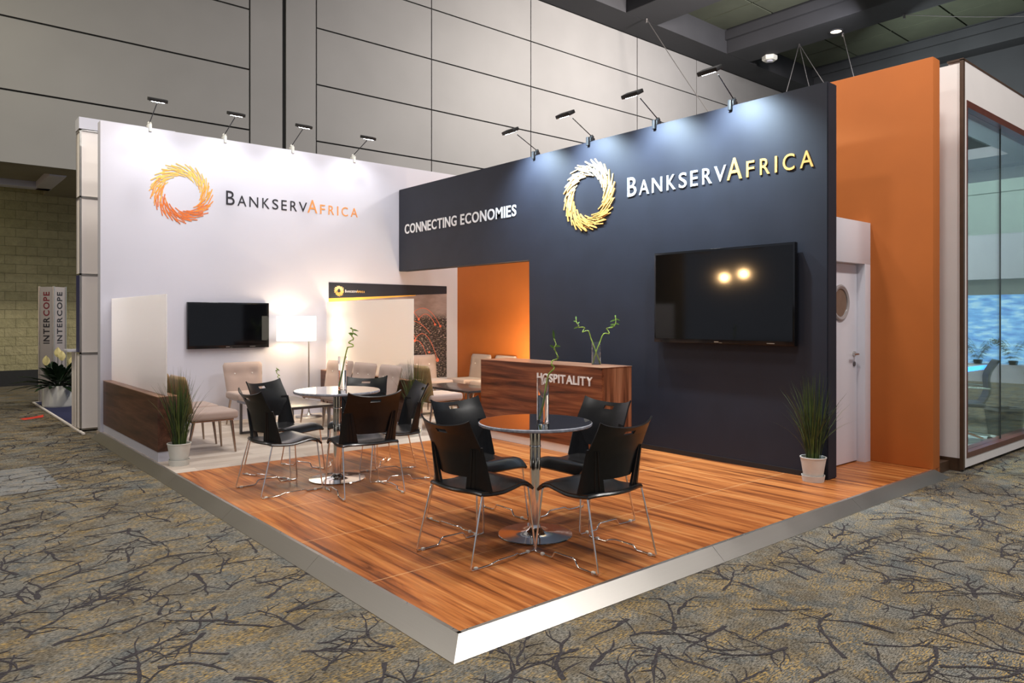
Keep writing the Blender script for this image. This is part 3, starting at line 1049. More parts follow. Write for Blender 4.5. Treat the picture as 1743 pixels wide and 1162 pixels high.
mb = MB(); ring(mb, 5.255, 1.865, 0.035, 0.078, FG, 0.003, 4, rnd, n=90, w=0.008, ln=0.04)
mb.build('ring_emblem', RING_D, g, smooth=0)
mb = MB(); wordmark(mb, 5.36, 5.70, 1.842, 1.885, 0.002, FG, 0.02)
mb.build('lettering', [M['white_letter'], M['gold_letter']], g, smooth=0)


# ------------------------------------------------------------------ black stacking chairs
def make_black_chair(label):
    t = thing('stacking_chair', label, 'chair', (0, 0, 0), 0, 'black stacking chairs round the cafe tables')
    # seat: shell with waterfall front, origin at the middle of the sled, facing +Y
    NU, NV = 15, 17
    P = []
    for j in range(NV):
        v = j / (NV - 1)
        y = -0.205 + 0.49 * v
        hw = 0.236 - 0.012 * v
        z = 0.432 - 0.012 * math.sin(PI * min(v / 0.75, 1)) + 0.014 * max(0, (v - 0.45) / 0.3 if v < 0.75 else 1)
        if v > 0.78:
            q = (v - 0.78) / 0.22
            z -= 0.052 * q * q
            y -= 0.010 * q * q
        row = []
        for i in range(NU):
            u = i / (NU - 1) * 2 - 1
            x = u * hw
            yy = y
            if v < 0.5:      # rear edge bows out in plan
                yy += 0.045 * (1 - v / 0.5) * (u * u) - 0.01 * (1 - v / 0.5)
            zz = z - 0.012 * abs(u) ** 6 + 0.006 * u * u * (1 - v)
            row.append((x, yy, zz))
        P.append(row)
    mb = MB(); mb.sheet(P, 0.016)
    # skirt under the rim
    edge = [P[j][0] for j in range(NV - 3, -1, -1)] + P[0][1:-1] + [P[j][-1] for j in range(0, NV - 2)]
    mb.tube([(p[0] * 0.985, p[1], p[2] - 0.008) for p in edge], 0.011, 6)
    mb.build('seat', M['seat_plastic'], t, smooth=50)
    # back: lower part upright, upper part leaning back, sides wrapped forward, dished top edge, slot
    zk = [(0.508, 0.120, -0.194), (0.522, 0.138, -0.196), (0.56, 0.158, -0.200), (0.60, 0.184, -0.206), (0.635, 0.212, -0.211), (0.66, 0.229, -0.217), (0.69, 0.233, -0.228), (0.73, 0.230, -0.245),
          (0.760, 0.227, -0.260), (0.774, 0.226, -0.267), (0.810, 0.224, -0.286), (0.845, 0.226, -0.307)]
    NU = 21
    P = []
    for z, hw, y in zk:
        row = []
        for i in range(NU):
            u = i / (NU - 1) * 2 - 1
            topk = max(0, (z - 0.765) / 0.08)
            row.append((u * hw, y + 0.048 * u * u * (hw / 0.22) ** 1.5, z - 0.028 * topk * (1 - u * u) + (0.012 * topk * u ** 8)))
        P.append(row)
    mb = MB(); mb.sheet(P, 0.010, skip=lambda i, j: i == 9 and 8 <= j <= 11)
    mb.build('backrest', M['plastic'], t, smooth=50)
    # two winged uprights from the rear of the seat to the back
    for s in (-1, 1):
        mb = MB()
        P = []
        for k in range(9):
            q = k / 8
            z = 0.425 + 0.265 * q
            xo = 0.240 - 0.008 * q
            xi = 0.112 + 0.058 * q
            yb = -0.188 - 0.032 * q
            row = []
            for i in range(6):
                w = i / 5
                x = xi + (xo - xi) * w
                row.append((s * x, yb + 0.048 * (x / 0.22) ** 2 - 0.006 + 0.05 * max(0, (w - 0.8) / 0.2) * (1 - 0.7 * q), z))
            P.append(row)
        mb.sheet(P, 0.014)
        for w in (0.28, 0.5):
            rib = []
            for k in range(9):
                q = k / 8
                xo, xi = 0.240 - 0.008 * q, 0.112 + 0.058 * q
                x = xi + (xo - xi) * w
                rib.append((s * x, -0.188 - 0.032 * q + 0.048 * (x / 0.22) ** 2 - 0.014, 0.43 + 0.25 * q))
            mb.tube(rib, 0.004, 5)
        mb.build('upright', M['plastic'], t, smooth=50)
    # chrome sled legs with ganging jog
    for s in (-1, 1):
        r = 0.0058
        if s < 0:
            run = [(s * .243, .118, r), (s * .246, .096, .045), (s * .249, -.075, .048), (s * .250, -.100, r + .002), (s * .2505, -.165, r)]
        else:
            run = [(s * .243, .130, r), (s * .250, .105, .022), (s * .270, .075, .024), (s * .270, -.080, .024), (s * .254, -.110, r)]
        path = [(s * .10, .232, .400), (s * .212, .238, .402), (s * .240, .275, r)] + run + [(s * .255, -.27, r), (s * .236, -.165, .418), (s * .10, -.150, .418)]
        mb = MB(); mb.tube(fillet(path, 0.014, 3), r, 8)
        leg = mb.build('sled_leg', M['chrome'], t, smooth=60)
        for y in (.205, -.225):
            mb = MB(); mb.box(s * .245 - .009 + (.004 if y < 0 else -.002) * s, s * .245 + .009 + (.004 if y < 0 else -.002) * s, y - .011, y + .011, 0.0, .017, bevel=.003)
            mb.build('glide', M['pot'], leg)
    mb = MB()
    for y, z in ((.232, .400), (-.150, .418)):
        mb.tube([(-.11, y, z), (.11, y, z)], 0.0058, 8)
    for x in (-.105, .105):
        mb.tube([(x, .232, .400), (x, -.150, .418)], 0.0058, 8)
    mb.build('under_frame', M['chrome'], t, smooth=60)
    return t


T1 = (3.265, 3.625)
T2 = (3.026, 6.02)
seats = [
    (2.747, 3.593, 4, 'black stacking chair at the front cafe table, nearest its left platform edge'),
    (3.254, 3.071, 90, 'black stacking chair seen from behind, nearest the right-hand metal edge'),
    (3.184, 4.152, -87, 'black stacking chair at the front cafe table facing the viewer left of the pedestal'),
    (3.752, 3.656, 180, 'black stacking chair between the front cafe table and the walnut counter, on its right end'),
    (2.474, 5.983, 2, 'black stacking chair leftmost of all, on the left side of the rear cafe table'),
    (2.788, 6.617, -64, 'black stacking chair just behind the leftmost one, with a white patch seen through its slot'),
    (2.980, 5.451, 82, 'black stacking chair seen square from behind, in front of the rear cafe table'),
    (3.50, 5.82, 162, 'black stacking chair right of the rear cafe table, before the bright grass'),
    (3.50, 6.50, 226, 'black stacking chair behind the rear cafe table, facing the viewer'),
]
ch0 = make_black_chair(seats[0][3])
for i, (x, y, a, lab) in enumerate(seats):
    if i == 0:
        ch0.location = (x, y, 0.0); ch0.rotation_euler.z = R(a - 90)
    else:
        dup(ch0, (x, y, 0.0), R(a - 90), lab)


# ------------------------------------------------------------------ round cafe tables
def round_table(loc, h, label):
    t = thing('cafe_table', label, 'table', (loc[0], loc[1], 0), 0, 'round chrome pedestal cafe tables')
    r = 0.381
    mb = MB(); mb.lathe([(0, h - 0.022), (r - 0.012, h - 0.022), (r - 0.004, h - 0.02), (r - 0.004, h - 0.003), (r - 0.008, h), (0, h)], 72)
    mb.build('tabletop', M['tabletop'], t, smooth=20)
    mb = MB(); mb.lathe([(r - 0.006, h - 0.022), (r, h - 0.017), (r, h - 0.005), (r - 0.006, h - 0.0002)], 72, close=True)
    mb.build('edge_band', M['tableedge'], t, smooth=40)
    mb = MB(); mb.lathe([(0, h - 0.034), (0.11, h - 0.034), (0.11, h - 0.022), (0, h - 0.022)], 32)
    mb.build('mounting_plate', M['blackm'], t, smooth=40)
    mb = MB(); mb.lathe([(0.036, 0.02), (0.036, h - 0.03)], 32)
    mb.lathe([(0.038, h - 0.17), (0.0385, h - 0.165), (0.0385, h - 0.16), (0.036, h - 0.155)], 32)
    mb.build('column', M['chrome'], t, smooth=50)
    mb = MB(); mb.lathe([(0, 0), (0.246, 0), (0.249, 0.004), (0.246, 0.009), (0.15, 0.016), (0.07, 0.023), (0.05, 0.034), (0.036, 0.05), (0, 0.05)], 64)
    mb.build('base', M['chrome'], t, smooth=50)
    return t


round_table(T1, 0.755, 'round dark cafe table in front, before the walnut counter')
round_table(T2, 0.80, 'round cafe table further back, its top mirroring the white wall')

# ------------------------------------------------------------------ vases and curly bamboo
CR = Vector((0.764, -0.6452, 0))     # picture-right direction on the ground
CF = Vector((0.6452, 0.764, 0))      # away from the viewer


def vase(loc, r, h, level, label):
    t = thing('glass_vase', label, 'vase', loc, 0, 'clear cylinder vases')
    mb = MB(); mb.lathe([(0, 0), (r - 0.002, 0), (r, 0.003), (r, h), (r - 0.0035, h), (r - 0.0035, 0.014), (0, 0.012)], 36)
    mb.build('vase_body', M['glass'], t, smooth=50)
    if level:
        mb = MB(); mb.lathe([(0, 0.0125), (r - 0.0042, 0.0145), (r - 0.0042, level), (0, level)], 36)
        mb.build('water', M['water'], t, smooth=50)
    return t


def stalk(loc, pts, k, label, leaves, dark=False, rad=0.0055, curl=0.025):
    """pts: sideways/height steps measured from the base of the vase, k metres per unit"""
    path = []
    top = len(pts) - 1
    base = Vector(loc)
    for i, (a, b) in enumerate(pts):
        q = i / top
        dep = curl * math.sin(i * 2.4) * (1 if q > 0.4 else 0.15)
        path.append(CR * (a * k) + CF * dep + Vector((0, 0, b * k)))
    sm = smooth_path(path, 6)
    t = thing('bamboo_stalk', label, 'plant', loc, 0, 'curly bamboo stalks')
    mb = MB(); mb.tube(sm, rad, 8, r1=rad * 0.55)
    n = len(sm)
    for i in range(4, n - 1, 6):
        mb.tube([sm[i], sm[i] + (sm[i + 1] - sm[i]).normalized() * 0.004], rad * 1.15, 8)
    mb.build('stem', M['bamboo'], t, smooth=60)
    rr = random.Random(len(pts) * 31 + int(loc[0] * 100))
    for (q, dx, dz) in leaves:
        p = sm[min(n - 1, int(q * (n - 1)))]
        d = CR * dx + Vector((0, 0, dz)) + CF * rr.uniform(-0.02, 0.02)
        side = d.cross(CF).normalized()
        L = []
        for s in range(6):
            u = s / 5
            w = 0.007 * math.sin(PI * (0.15 + 0.85 * u)) + 0.0004
            c = p + d * u + Vector((0, 0, -0.012 * u * u))
            L.append([c - side * w, c + CF * 0.002, c + side * w])
        mb = MB(); mb.sheet(L, 0.001)
        mb.build('leaf', M['bamboo_leaf'], t, smooth=60)
    return t


v1 = (3.293, 3.58, 0.756)
vase(v1, 0.041, 0.29, 0.178, 'tall glass vase half full of water on the front cafe table')
stalk((v1[0], v1[1], v1[2] + 0.016), [(-24, 6), (-4, 100), (22, 260), (40, 350), (52, 388), (88, 425), (96, 445), (72, 470), (84, 500), (126, 515), (122, 545), (112, 575), (96, 610), (112, 640), (94, 690)], 0.00078,
      'curly green bamboo stalk in the vase on the front cafe table', [(0.99, -0.006, 0.075), (0.9, 0.035, 0.01), (0.86, -0.03, 0.03)])
v2 = (3.105, 6.073, 0.801)
vase(v2, 0.039, 0.295, 0.17, 'glass vase on the rear cafe table')
stalk((v2[0], v2[1], v2[2] + 0.016), [(-26, 8), (0, 170), (24, 290), (46, 385), (58, 402), (106, 410), (96, 430), (66, 448), (84, 470), (108, 480), (112, 500), (88, 518), (106, 540), (104, 570), (92, 590)], 0.00090,
      'curly bamboo stalk above the rear cafe table, dark against the white wall', [(0.99, -0.02, 0.02), (0.96, 0.06, 0.0), (0.88, 0.05, -0.015), (0.86, -0.04, 0.015), (0.8, -0.03, 0.03)], rad=0.006, curl=0.02)
v3 = (5.80, 5.45, 0.931)
vase(v3, 0.052, 0.255, 0.14, 'glass vase standing on the walnut counter')
stalk((v3[0], v3[1], v3[2] + 0.016), [(45, 8), (-10, 190), (-62, 330), (-78, 370), (-98, 440), (-120, 485), (-165, 478), (-205, 466), (-185, 500), (-170, 530), (-215, 540), (-260, 535), (-262, 570), (-290, 610), (-294, 655)], 0.00074,
      'left bamboo stalk of the pair in the counter vase, bent leftwards', [(0.99, 0.0, 0.05), (0.8, -0.05, -0.005), (0.9, 0.025, 0.03), (0.95, -0.03, 0.02)], rad=0.0062, curl=0.02)
stalk((v3[0], v3[1], v3[2] + 0.016), [(-45, 8), (0, 180), (38, 280), (58, 330), (88, 410), (118, 445), (160, 445), (188, 448), (172, 490), (152, 520), (200, 530), (240, 535), (270, 570), (285, 620), (282, 700)], 0.00074,
      'right bamboo stalk of the pair in the counter vase, leafier at its tip', [(0.97, 0.05, -0.01), (0.96, -0.06, -0.01), (0.9, 0.045, 0.0), (0.88, -0.05, 0.01), (0.84, -0.05, 0.0), (0.99, 0.0, 0.03)], rad=0.0062, curl=0.02)
v4 = (3.52, 8.55, 0.42)
vase(v4, 0.036, 0.15, 0.08, 'small glass vase on the low coffee table')
stalk((v4[0], v4[1], v4[2] + 0.014), [(0, 4), (0, 90), (1, 180), (2, 250), (14, 262), (20, 270), (-8, 280), (4, 298), (18, 300), (-6, 316), (-16, 340), (-14, 356), (-18, 390)], 0.00105,
      'short dark bamboo sprig on the low coffee table', [(0.97, 0.03, -0.01), (0.9, -0.02, 0.02)], rad=0.005, curl=0.012)


# ------------------------------------------------------------------ grasses in white pots
def grass(loc, seed, hgt, label, n=170, spread=0.2, pot=1.0, clear=None):
    t = thing('potted_grass', label, 'plant', loc, 0, 'tall grasses in white pots')
    k = pot
    mb = MB(); mb.lathe([(0.0, 0.012), (0.076 * k, 0.012), (0.108 * k, 0.205), (0.112 * k, 0.208), (0.112 * k, 0.216), (0.103 * k, 0.216), (0.098 * k, 0.18), (0, 0.18)], 40)
    mb.build('pot', M['pot'], t, smooth=40)
    mb = MB(); mb.lathe([(0, 0), (0.09 * k, 0), (0.099 * k, 0.055), (0.094 * k, 0.055), (0.086 * k, 0.01), (0, 0.01)], 40)
    mb.build('saucer', M['pot'], t, smooth=40)
    mb = MB(); mb.lathe([(0, 0.181), (0.097 * k, 0.181), (0.09 * k, 0.192), (0, 0.195)], 30)
    mb.build('soil', M['soil'], t)
    rr = random.Random(seed)
    mb = MB()
    for i in range(n):
        a = rr.uniform(0, 2 * PI)
        r0 = 0.055 * k * math.sqrt(rr.random())
        lean = rr.random() ** 1.8 * spread * (1 if rr.random() > 0.08 else 1.9)
        H = hgt * rr.uniform(0.55, 1.0) * (1 - 0.25 * (lean / (spread * 1.9)))
        b = Vector((r0 * math.cos(a), r0 * math.sin(a), 0.185))
        ad = a + rr.uniform(-0.7, 0.7)
        d = Vector((math.cos(ad), math.sin(ad), 0))
        sd = Vector((-math.sin(ad), math.cos(ad), 0))
        prev = None
        w = rr.uniform(0.0032, 0.0054)
        mi = 0 if rr.random() < 0.5 else 1
        for s in range(7):
            u = s / 6
            c = b + d * (lean * (0.25 * u + 0.75 * u ** 2.2) + 0.03 * u) + Vector((0, 0, H * u - 0.25 * lean * u ** 3))
            ww = w * (1 - u ** 2) + 0.0003
            if clear:
                c = clear(c)
            cur = (mb.bm.verts.new(c - sd * ww), mb.bm.verts.new(c + d * ww * 0.8), mb.bm.verts.new(c + sd * ww))
            if prev:
                for q in (0, 1):
                    mb.bm.faces.new([prev[q], prev[q + 1], cur[q + 1], cur[q]]).material_index = mi
            prev = cur
    mb.build('grass_blades', [M['grass1'], M['grass2']], t, smooth=60)
    return t


grass((2.125, 7.60, 0), 5, 0.80, 'tall green grass in white pot at the end of the left low walnut wall', spread=0.24)
grass((6.215, 3.215, 0), 11, 0.82, 'dark green grass in white pot against the dark wall end by the door', spread=0.26,
      clear=lambda c: Vector((min(c.x, 0.095 - 0.05 * c.z * (1 if c.x > 0.09 else 0)), c.y, c.z)) if c.y > -0.10 else Vector((min(c.x, 0.30), c.y, c.z)))
grass((4.87, 7.63, 0), 23, 0.78, 'bright green grass at the end of the middle low walnut wall', spread=0.24,
      clear=lambda c: Vector((c.x, min(c.y, 0.215 if c.z < 0.68 else 9), c.z)))
grass((6.95, 8.05, 0), 31, 0.70, 'short grass peeking over the left end of the walnut counter', spread=0.2)


# ------------------------------------------------------------------ beige lounge chairs
def make_beige(label):
    t = thing('lounge_chair', label, 'chair', (0, 0, 0), 0, 'beige tufted lounge chairs')
    # seat cushion, facing +Y, origin under the middle of the seat
    mb = MB(); mb.box(-0.25, 0.25, -0.24, 0.26, 0.365, 0.455, bevel=0.032, seg=4)
    mb.build('seat', M['beige'], t, smooth=60)
    # back: leaning, wider at the top, with quilted line
    NU, NV = 15, 13
    def side(y0, sg):
        P = []
        for j in range(NV):
            v = j / (NV - 1)
            z = 0.36 + 0.475 * v
            hw = 0.235 + 0.04 * v
            hw *= 1 - 0.10 * max(0, (v - 0.90) / 0.1) ** 2
            row = []
            for i in range(NU):
                u = i / (NU - 1) * 2 - 1
                dent = sum(math.exp(-(((u * hw - bx) / 0.055) ** 2 + ((z - 0.685) / 0.05) ** 2)) for bx in (-0.12, 0.12))
                th = 0.045 * (1 - abs(u) ** 6) * (1 - 0.6 * max(0, (v - 0.88) / 0.12) ** 2) - (0.018 * dent + 0.006 * math.exp(-((z - 0.685) / 0.02) ** 2) if sg > 0 else 0)
                row.append(Vector((u * hw, -0.205 - 0.105 * v + sg * th + 0.02 * u * u, z)))
            P.append(row)
        return P
    F, B = side(0, 1), side(0, -1)
    mb = MB()
    VF = [[mb.bm.verts.new(p) for p in r] for r in F]
    VB = [[mb.bm.verts.new(p + Vector((0, -0.001, 0))) for p in r] for r in B]
    for j in range(NV - 1):
        for i in range(NU - 1):
            mb.bm.faces.new([VF[j][i], VF[j][i + 1], VF[j + 1][i + 1], VF[j + 1][i]])
            mb.bm.faces.new([VB[j + 1][i], VB[j + 1][i + 1], VB[j][i + 1], VB[j][i]]).material_index = 1
        for i in (0, NU - 1):
            mb.bm.faces.new([VF[j][i], VF[j + 1][i], VB[j + 1][i], VB[j][i]])
    for j in (0, NV - 1):
        for i in range(NU - 1):
            mb.bm.faces.new([VF[j][i], VF[j][i + 1], VB[j][i + 1], VB[j][i]])
    back = mb.build('backrest', [M['beige'], M['tan']], t, smooth=70)
    for bx in (-0.12, 0.12):
        mb = MB()
        mb.lathe([(0, 0.010), (0.009, 0.008), (0.013, 0.002), (0.012, -0.003), (0, -0.004)], 14)
        bmesh.ops.transform(mb.bm, matrix=Matrix.Translation((bx, -0.2515, 0.685)) @ Matrix.Rotation(R(-82), 4, 'X'), verts=mb.bm.verts)
        mb.build('button', M['button'], back, smooth=60)
    mb = MB(); mb.box(-0.215, 0.215, -0.21, 0.22, 0.345, 0.367, bevel=0.004)
    mb.build('seat_frame', M['bronze'], t)
    for sx, sy in ((-1, 1), (1, 1), (-1, -1), (1, -1)):
        mb = MB()
        mb.tube([(sx * 0.195, sy * 0.195 + 0.005, 0.35), (sx * 0.225, sy * 0.235 - (0.03 if sy < 0 else 0), 0.002)], 0.017, 12, r1=0.010)
        mb.build('leg', M['bronze'], t, smooth=50)
    return t


bg = [
    (3.64, 9.78, -90, 'beige tufted lounge chair under the small television, against the white wall'),
    (2.56, 8.16, 0, 'beige lounge chair seen from behind beside the left grass plant'),
    (2.56, 8.78, 0, 'beige lounge chair behind the one next to the left grass plant, mostly hidden'),
    (4.57, 8.17, 180, 'beige lounge chair with its back to the middle low wall, nearest of its row'),
    (4.57, 8.80, 186, 'beige lounge chair in the middle of the row along the frosted screen'),
    (4.55, 9.42, 196, 'beige lounge chair at the far end of the row along the frosted screen'),
    (5.46, 8.02, 0, 'beige lounge chair seen from behind among the bright green grass blades'),
    (6.58, 9.80, -90, 'beige lounge chair in front of the night city photo'),
    (7.17, 9.62, 180, 'beige lounge chair against the orange wall, left of the two'),
    (7.17, 8.98, 180, 'beige lounge chair against the orange wall, right of the two, hidden by the counter'),
]
bc0 = make_beige(bg[0][3])
for i, (x, y, a, lab) in enumerate(bg):
    if i == 0:
        bc0.location = (x, y, 0); bc0.rotation_euler.z = R(a - 90)
    else:
        dup(bc0, (x, y, 0), R(a - 90), lab)


# ------------------------------------------------------------------ coffee tables
def coffee_table(x0, x1, y0, y1, h, label):
    t = thing('coffee_table', label, 'table', ((x0 + x1) / 2, (y0 + y1) / 2, 0), 0, 'low dark coffee tables')
    a, b = (x1 - x0) / 2, (y1 - y0) / 2
    mb = MB(); mb.box(-a, a, -b, b, h - 0.03, h, bevel=0.003)
    mb.build('tabletop', M['coffee'], t)
    for s in (-1, 1):
        y = s * (b - 0.05)
        mb = MB(); q = 0.014
        for sx in (-1, 1):
            mb.box(sx * (a - 0.03) - q, sx * (a - 0.03) + q, y - q, y + q, 0, h - 0.03)
        mb.box(-a + 0.03, a - 0.03, y - q, y + q, 0, 2 * q)
        mb.build('loop_leg', M['grey_metal'], t)
    return t


coffee_table(3.24, 3.97, 8.0, 9.15, 0.42, 'low dark coffee table between the beige chairs left of the rear cafe table')
coffee_table(5.92, 6.55, 7.92, 9.2, 0.45, 'low dark coffee table before the orange wall behind the counter')


# ------------------------------------------------------------------ low walnut walls with frosted screens
def low_wall(x0, y0, label, slabel, w=0.20):
    y1 = 10.385
    t = thing('low_partition', label, 'partition', (x0, y0, 0))
    mb = MB(); mb.box(0, w, 0, y1 - y0, 0.10, 0.645, bevel=0.003)
    mb.build('partition_body', M['wall_wood'], t)
    mb = MB(); mb.box(-0.001, w + 0.001, -0.001, y1 - y0, 0.645, 0.655, bevel=0.002)
    mb.build('cap', M['counter_top'], t)
    mb = MB(); mb.box(0.006, w - 0.006, 0.006, y1 - y0, 0, 0.10)
    mb.build('plinth', M['white'], t)
    mb = MB(); mb.box(x0 + w / 2 - 0.006, x0 + w / 2 + 0.006, y0 + 0.06, 10.385, 0.655, 1.69, bevel=0.002)
    tag(mb.build('frosted_screen', M['frosted']), slabel, 'screen')


low_wall(1.995, 7.865, 'low walnut partition with white plinth along the left platform edge', 'frosted screen standing on the left low walnut wall')
low_wall(4.945, 7.865, 'low walnut partition behind the row of beige chairs in the middle', 'frosted screen on the middle low wall, glowing with lamplight')

# ------------------------------------------------------------------ walnut counter
t = thing('reception_counter', 'walnut hospitality counter with white lettering, before the dark wall', 'counter', (5.46, 5.055, 0))
LY = 2.0
mb = MB(); mb.box(0, 0.03, 0, LY, 0.09, 0.935)
mb.build('front_panel', M['counter_wood'], t)
mb = MB(); mb.box(0.03, 0.46, 0, 0.035, 0, 0.935); 
mb.build('end_panel', M['counter_wood_v'], t)
mb = MB(); mb.box(0.03, 0.46, LY - 0.035, LY, 0, 0.935)
mb.build('end_panel', M['counter_wood_v'], t)
mb = MB(); mb.box(-0.004, 0.464, -0.004, LY + 0.004, 0.935, 0.94)
mb.build('counter_top', M['counter_top'], t)
mb = MB(); mb.box(0.012, 0.05, 0.035, LY - 0.035, 0, 0.09)
mb.build('plinth', M['cream'], t)
mb = MB(); mb.box(0.03, 0.45, 0.035, LY - 0.035, 0.45, 0.47)
mb.build('shelf', M['counter_wood'], t)
mb = MB(); put_text(mb, 'HOSPITALITY', -0.968, -0.122, 0.742, 0.835, 0.012, lambda u, v, w: (-w, -u, v), 0, 0.02)
mb.build('lettering', M['bright_letter'], t, smooth=0)


# ------------------------------------------------------------------ televisions
def television(W, H, label, loc, rotz):
    """screen faces local -Y, back at y = 0"""
    t = thing('television', label, 'television', loc, rotz)
    mb = MB(); mb.box(-W / 2, W / 2, -0.075, -0.022, -H / 2, H / 2, bevel=0.006)
    mb.build('housing', M['black'], t)
    b = 0.022
    mb = MB(); mb.box(-W / 2 + b, W / 2 - b, -0.0765, -0.070, -H / 2 + b * 1.9, H / 2 - b)
    mb.build('screen', M['screen'], t)
    mb = MB(); mb.box(-W * 0.2, W * 0.2, -0.022, 0.0, -H * 0.25, H * 0.25)
    mb.build('wall_bracket', M['blackm'], t)
    z = -H / 2 + b * 0.9
    mb = MB(); mb.box(-0.05, 0.0, -0.078, -0.0755, z - 0.004, z + 0.004)
    mb.box(0.005, 0.04, -0.078, -0.0755, z - 0.009, z - 0.006)
    mb.box(W / 2 - 0.28, W / 2 - 0.20, -0.078, -0.0755, z - 0.003, z + 0.003)
    mb.build('badges', M['steel'], t)
    return t


television(1.615, 0.955, 'large black television on the dark wall above the counter end', (6.331, 4.218, 1.664), R(-90))
television(1.124, 0.638, 'smaller black television on the white wall above a beige chair', (3.553, 10.398, 1.34), 0)


# ------------------------------------------------------------------ floor lamps
def floor_lamp(loc, label, power):
    t = thing('floor_lamp', label, 'lamp', loc)
    mb = MB(); mb.lathe([(0, 0), (0.19, 0), (0.195, 0.006), (0.185, 0.014), (0.05, 0.024), (0.02, 0.045), (0.011, 0.09), (0, 0.09)], 48)
    mb.build('base', M['steel'], t, smooth=50)
    mb = MB(); mb.tube(fillet([(0, 0, 0.03), (0, 0, 1.36), (-0.19, 0, 1.36), (-0.19, 0, 1.30)], 0.03), 0.010, 12)
    mb.build('pole', M['steel'], t, smooth=50)
    mb = MB(); mb.lathe([(0.275, 1.115), (0.275, 1.47), (0.270, 1.47), (0.270, 1.115)], 56, (-0.19, 0, 0), close=True)
    mb.build('lamp_shade', M['shade'], t, smooth=50)
    lamp('lamp_bulb', 'POINT', (loc[0] - 0.19, loc[1], 1.29), power, (1.0, 0.78, 0.50), shadow_soft_size=0.06)


floor_lamp((4.60, 10.05, 0), 'glowing floor lamp with wide drum shade right of the small television', 15)
floor_lamp((5.52, 10.07, 0), 'floor lamp behind the frosted screen, seen as a blurred glow', 30)


# ------------------------------------------------------------------ clamp spotlights on the wall tops
def clamp_spot(clamp, arm_top, head_c, axis, aim, power, color, label, group, pale):
    t = thing('clamp_spotlight', label, 'spotlight', clamp, 0, group)
    m = M['pot'] if pale else M['blackm']
    C = Vector(clamp)
    mb = MB()
    if axis == 0:     # head runs along X, wall along X
        mb.box(-0.025, 0.025, -0.03, 0.05, -0.02, 0.03, bevel=0.006); mb.box(-0.018, 0.018, -0.055, -0.028, -0.07, 0.03, bevel=0.005)
    else:
        mb.box(-0.05, 0.03, -0.025, 0.025, -0.02, 0.03, bevel=0.006); mb.box(-0.085, -0.048, -0.018, 0.018, -0.07, 0.03, bevel=0.005)
    mb.lathe([(0, 0.02), (0.02, 0.025), (0.028, 0.045), (0.018, 0.065), (0, 0.07)], 16)
    mb.build('clamp', m, t, smooth=40)
    A = Vector(arm_top) - C
    mb = MB(); mb.tube([(0, 0, 0.05), tuple(A)], 0.0065, 8)
    mb.build('arm', M['blackm'], t)
    H = Vector(head_c) - C
    d = (Vector(aim) - Vector(head_c)).normalized()
    ax = Vector((1, 0, 0)) if axis == 0 else Vector((0, 1, 0))
    yv = d.cross(ax).normalized()
    ax = yv.cross(d).normalized()
    Mr = Matrix((ax, yv, d)).transposed().to_4x4()
    Mr.translation = H
    mb = MB(); mb.box(-0.11, 0.11, -0.055, 0.055, -0.03, 0.012, bevel=0.008, M=Mr)
    head = mb.build('head', M['blackm'], t)
    mb = MB(); mb.box(-0.075, 0.075, -0.035, 0.035, 0.012, 0.0155, M=Mr)
    mb.build('lens', M['bulb'], head)
    lp = Vector(head_c) + d * 0.03
    lamp('spot_beam', 'SPOT', lp, power, color, aim, spot_size=R(118), spot_blend=0.85, shadow_soft_size=0.04)


ordn = ['leftmost', 'second from the left', 'third from the left', 'rightmost']
for i, (xc, xh) in enumerate(((2.546, 2.512), (3.516, 3.492), (4.505, 4.455), (5.518, 5.489))):
    clamp_spot((xc, 10.43, 3.965), (xh, 9.92, 4.16), (xh, 9.90, 4.18), 0, (xh, 10.40, 2.7), 22, (0.93, 0.96, 1.0),
               'dark spotlight on a thin arm over the white wall, %s of four' % ordn[i], 'spotlights along the white wall top', True)
for i, yc in enumerate((7.046, 6.068, 5.072, 4.124)):
    clamp_spot((6.38, yc, 3.575), (5.92, yc - 0.13, 3.74), (5.86, yc - 0.08, 3.77), 1, (6.333, yc - 0.08, 2.9), 300, (0.66, 0.85, 1.0),
               'lit spotlight on a thin arm over the dark wall, %s of four' % ordn[i], 'spotlights along the dark wall top', False)

# ------------------------------------------------------------------ neighbouring stand at the far left
t = thing('stand_tower', 'white framed panel tower of the neighbouring stand beyond the white wall', 'exhibition panel', (1.87, 11.2, ZC))
mb = MB()
for z in (0.03, 1.05, 2.11, 3.15, 4.05):
    mb.box(0, 0.40, -0.012, 0.24, z - 0.012, z + 0.012)
for x in (0.0, 0.38):
    for y in (-0.012, 0.22):
        mb.box(x, x + 0.022, y, y + 0.022, 0.02, 4.06)
mb.build('frame', M['steel'], t)
mb = MB(); mb.box(0.012, 0.39, 0.0, 0.22, 0.03, 4.05)
mb.build('panel', M['cream'], t)
mb = MB(); mb.box(-0.004, 0.01, 0.012, 0.215, 1.065, 2.10)
mb.build('blue_panel', M['blue_panel'], t)
mb = MB(); mb.box(-0.01, 1.2, -0.03, 0.24, 4.06, 4.215)
mb.build('fascia', M['white'], t)
t = thing('stand_counter', 'small white counter beside the tower of the neighbouring stand', 'counter', (1.87, 11.46, ZC))
mb = MB(); mb.box(0, 0.45, 0, 0.32, 0.03, 1.06, bevel=0.004)
mb.build('counter_body', M['cream'], t)
mb = MB(); mb.box(-0.10, 0.5, 0.0, 0.36, 1.06, 1.09, bevel=0.004)
mb.build('counter_top', M['white'], t)
mb = MB(); mb.box(-0.004, 0.0, 0.1, 0.12, 0.03, 1.06)
mb.build('corner_profile', M['steel'], t)
t = thing('stand_carpet', 'dark blue carpet with pale edging on the neighbouring stand', 'carpet', (1.885, 11.0, ZC))
mb = MB(); mb.box(0, 4.0, 0.45, 4.5, 0.0, 0.012)
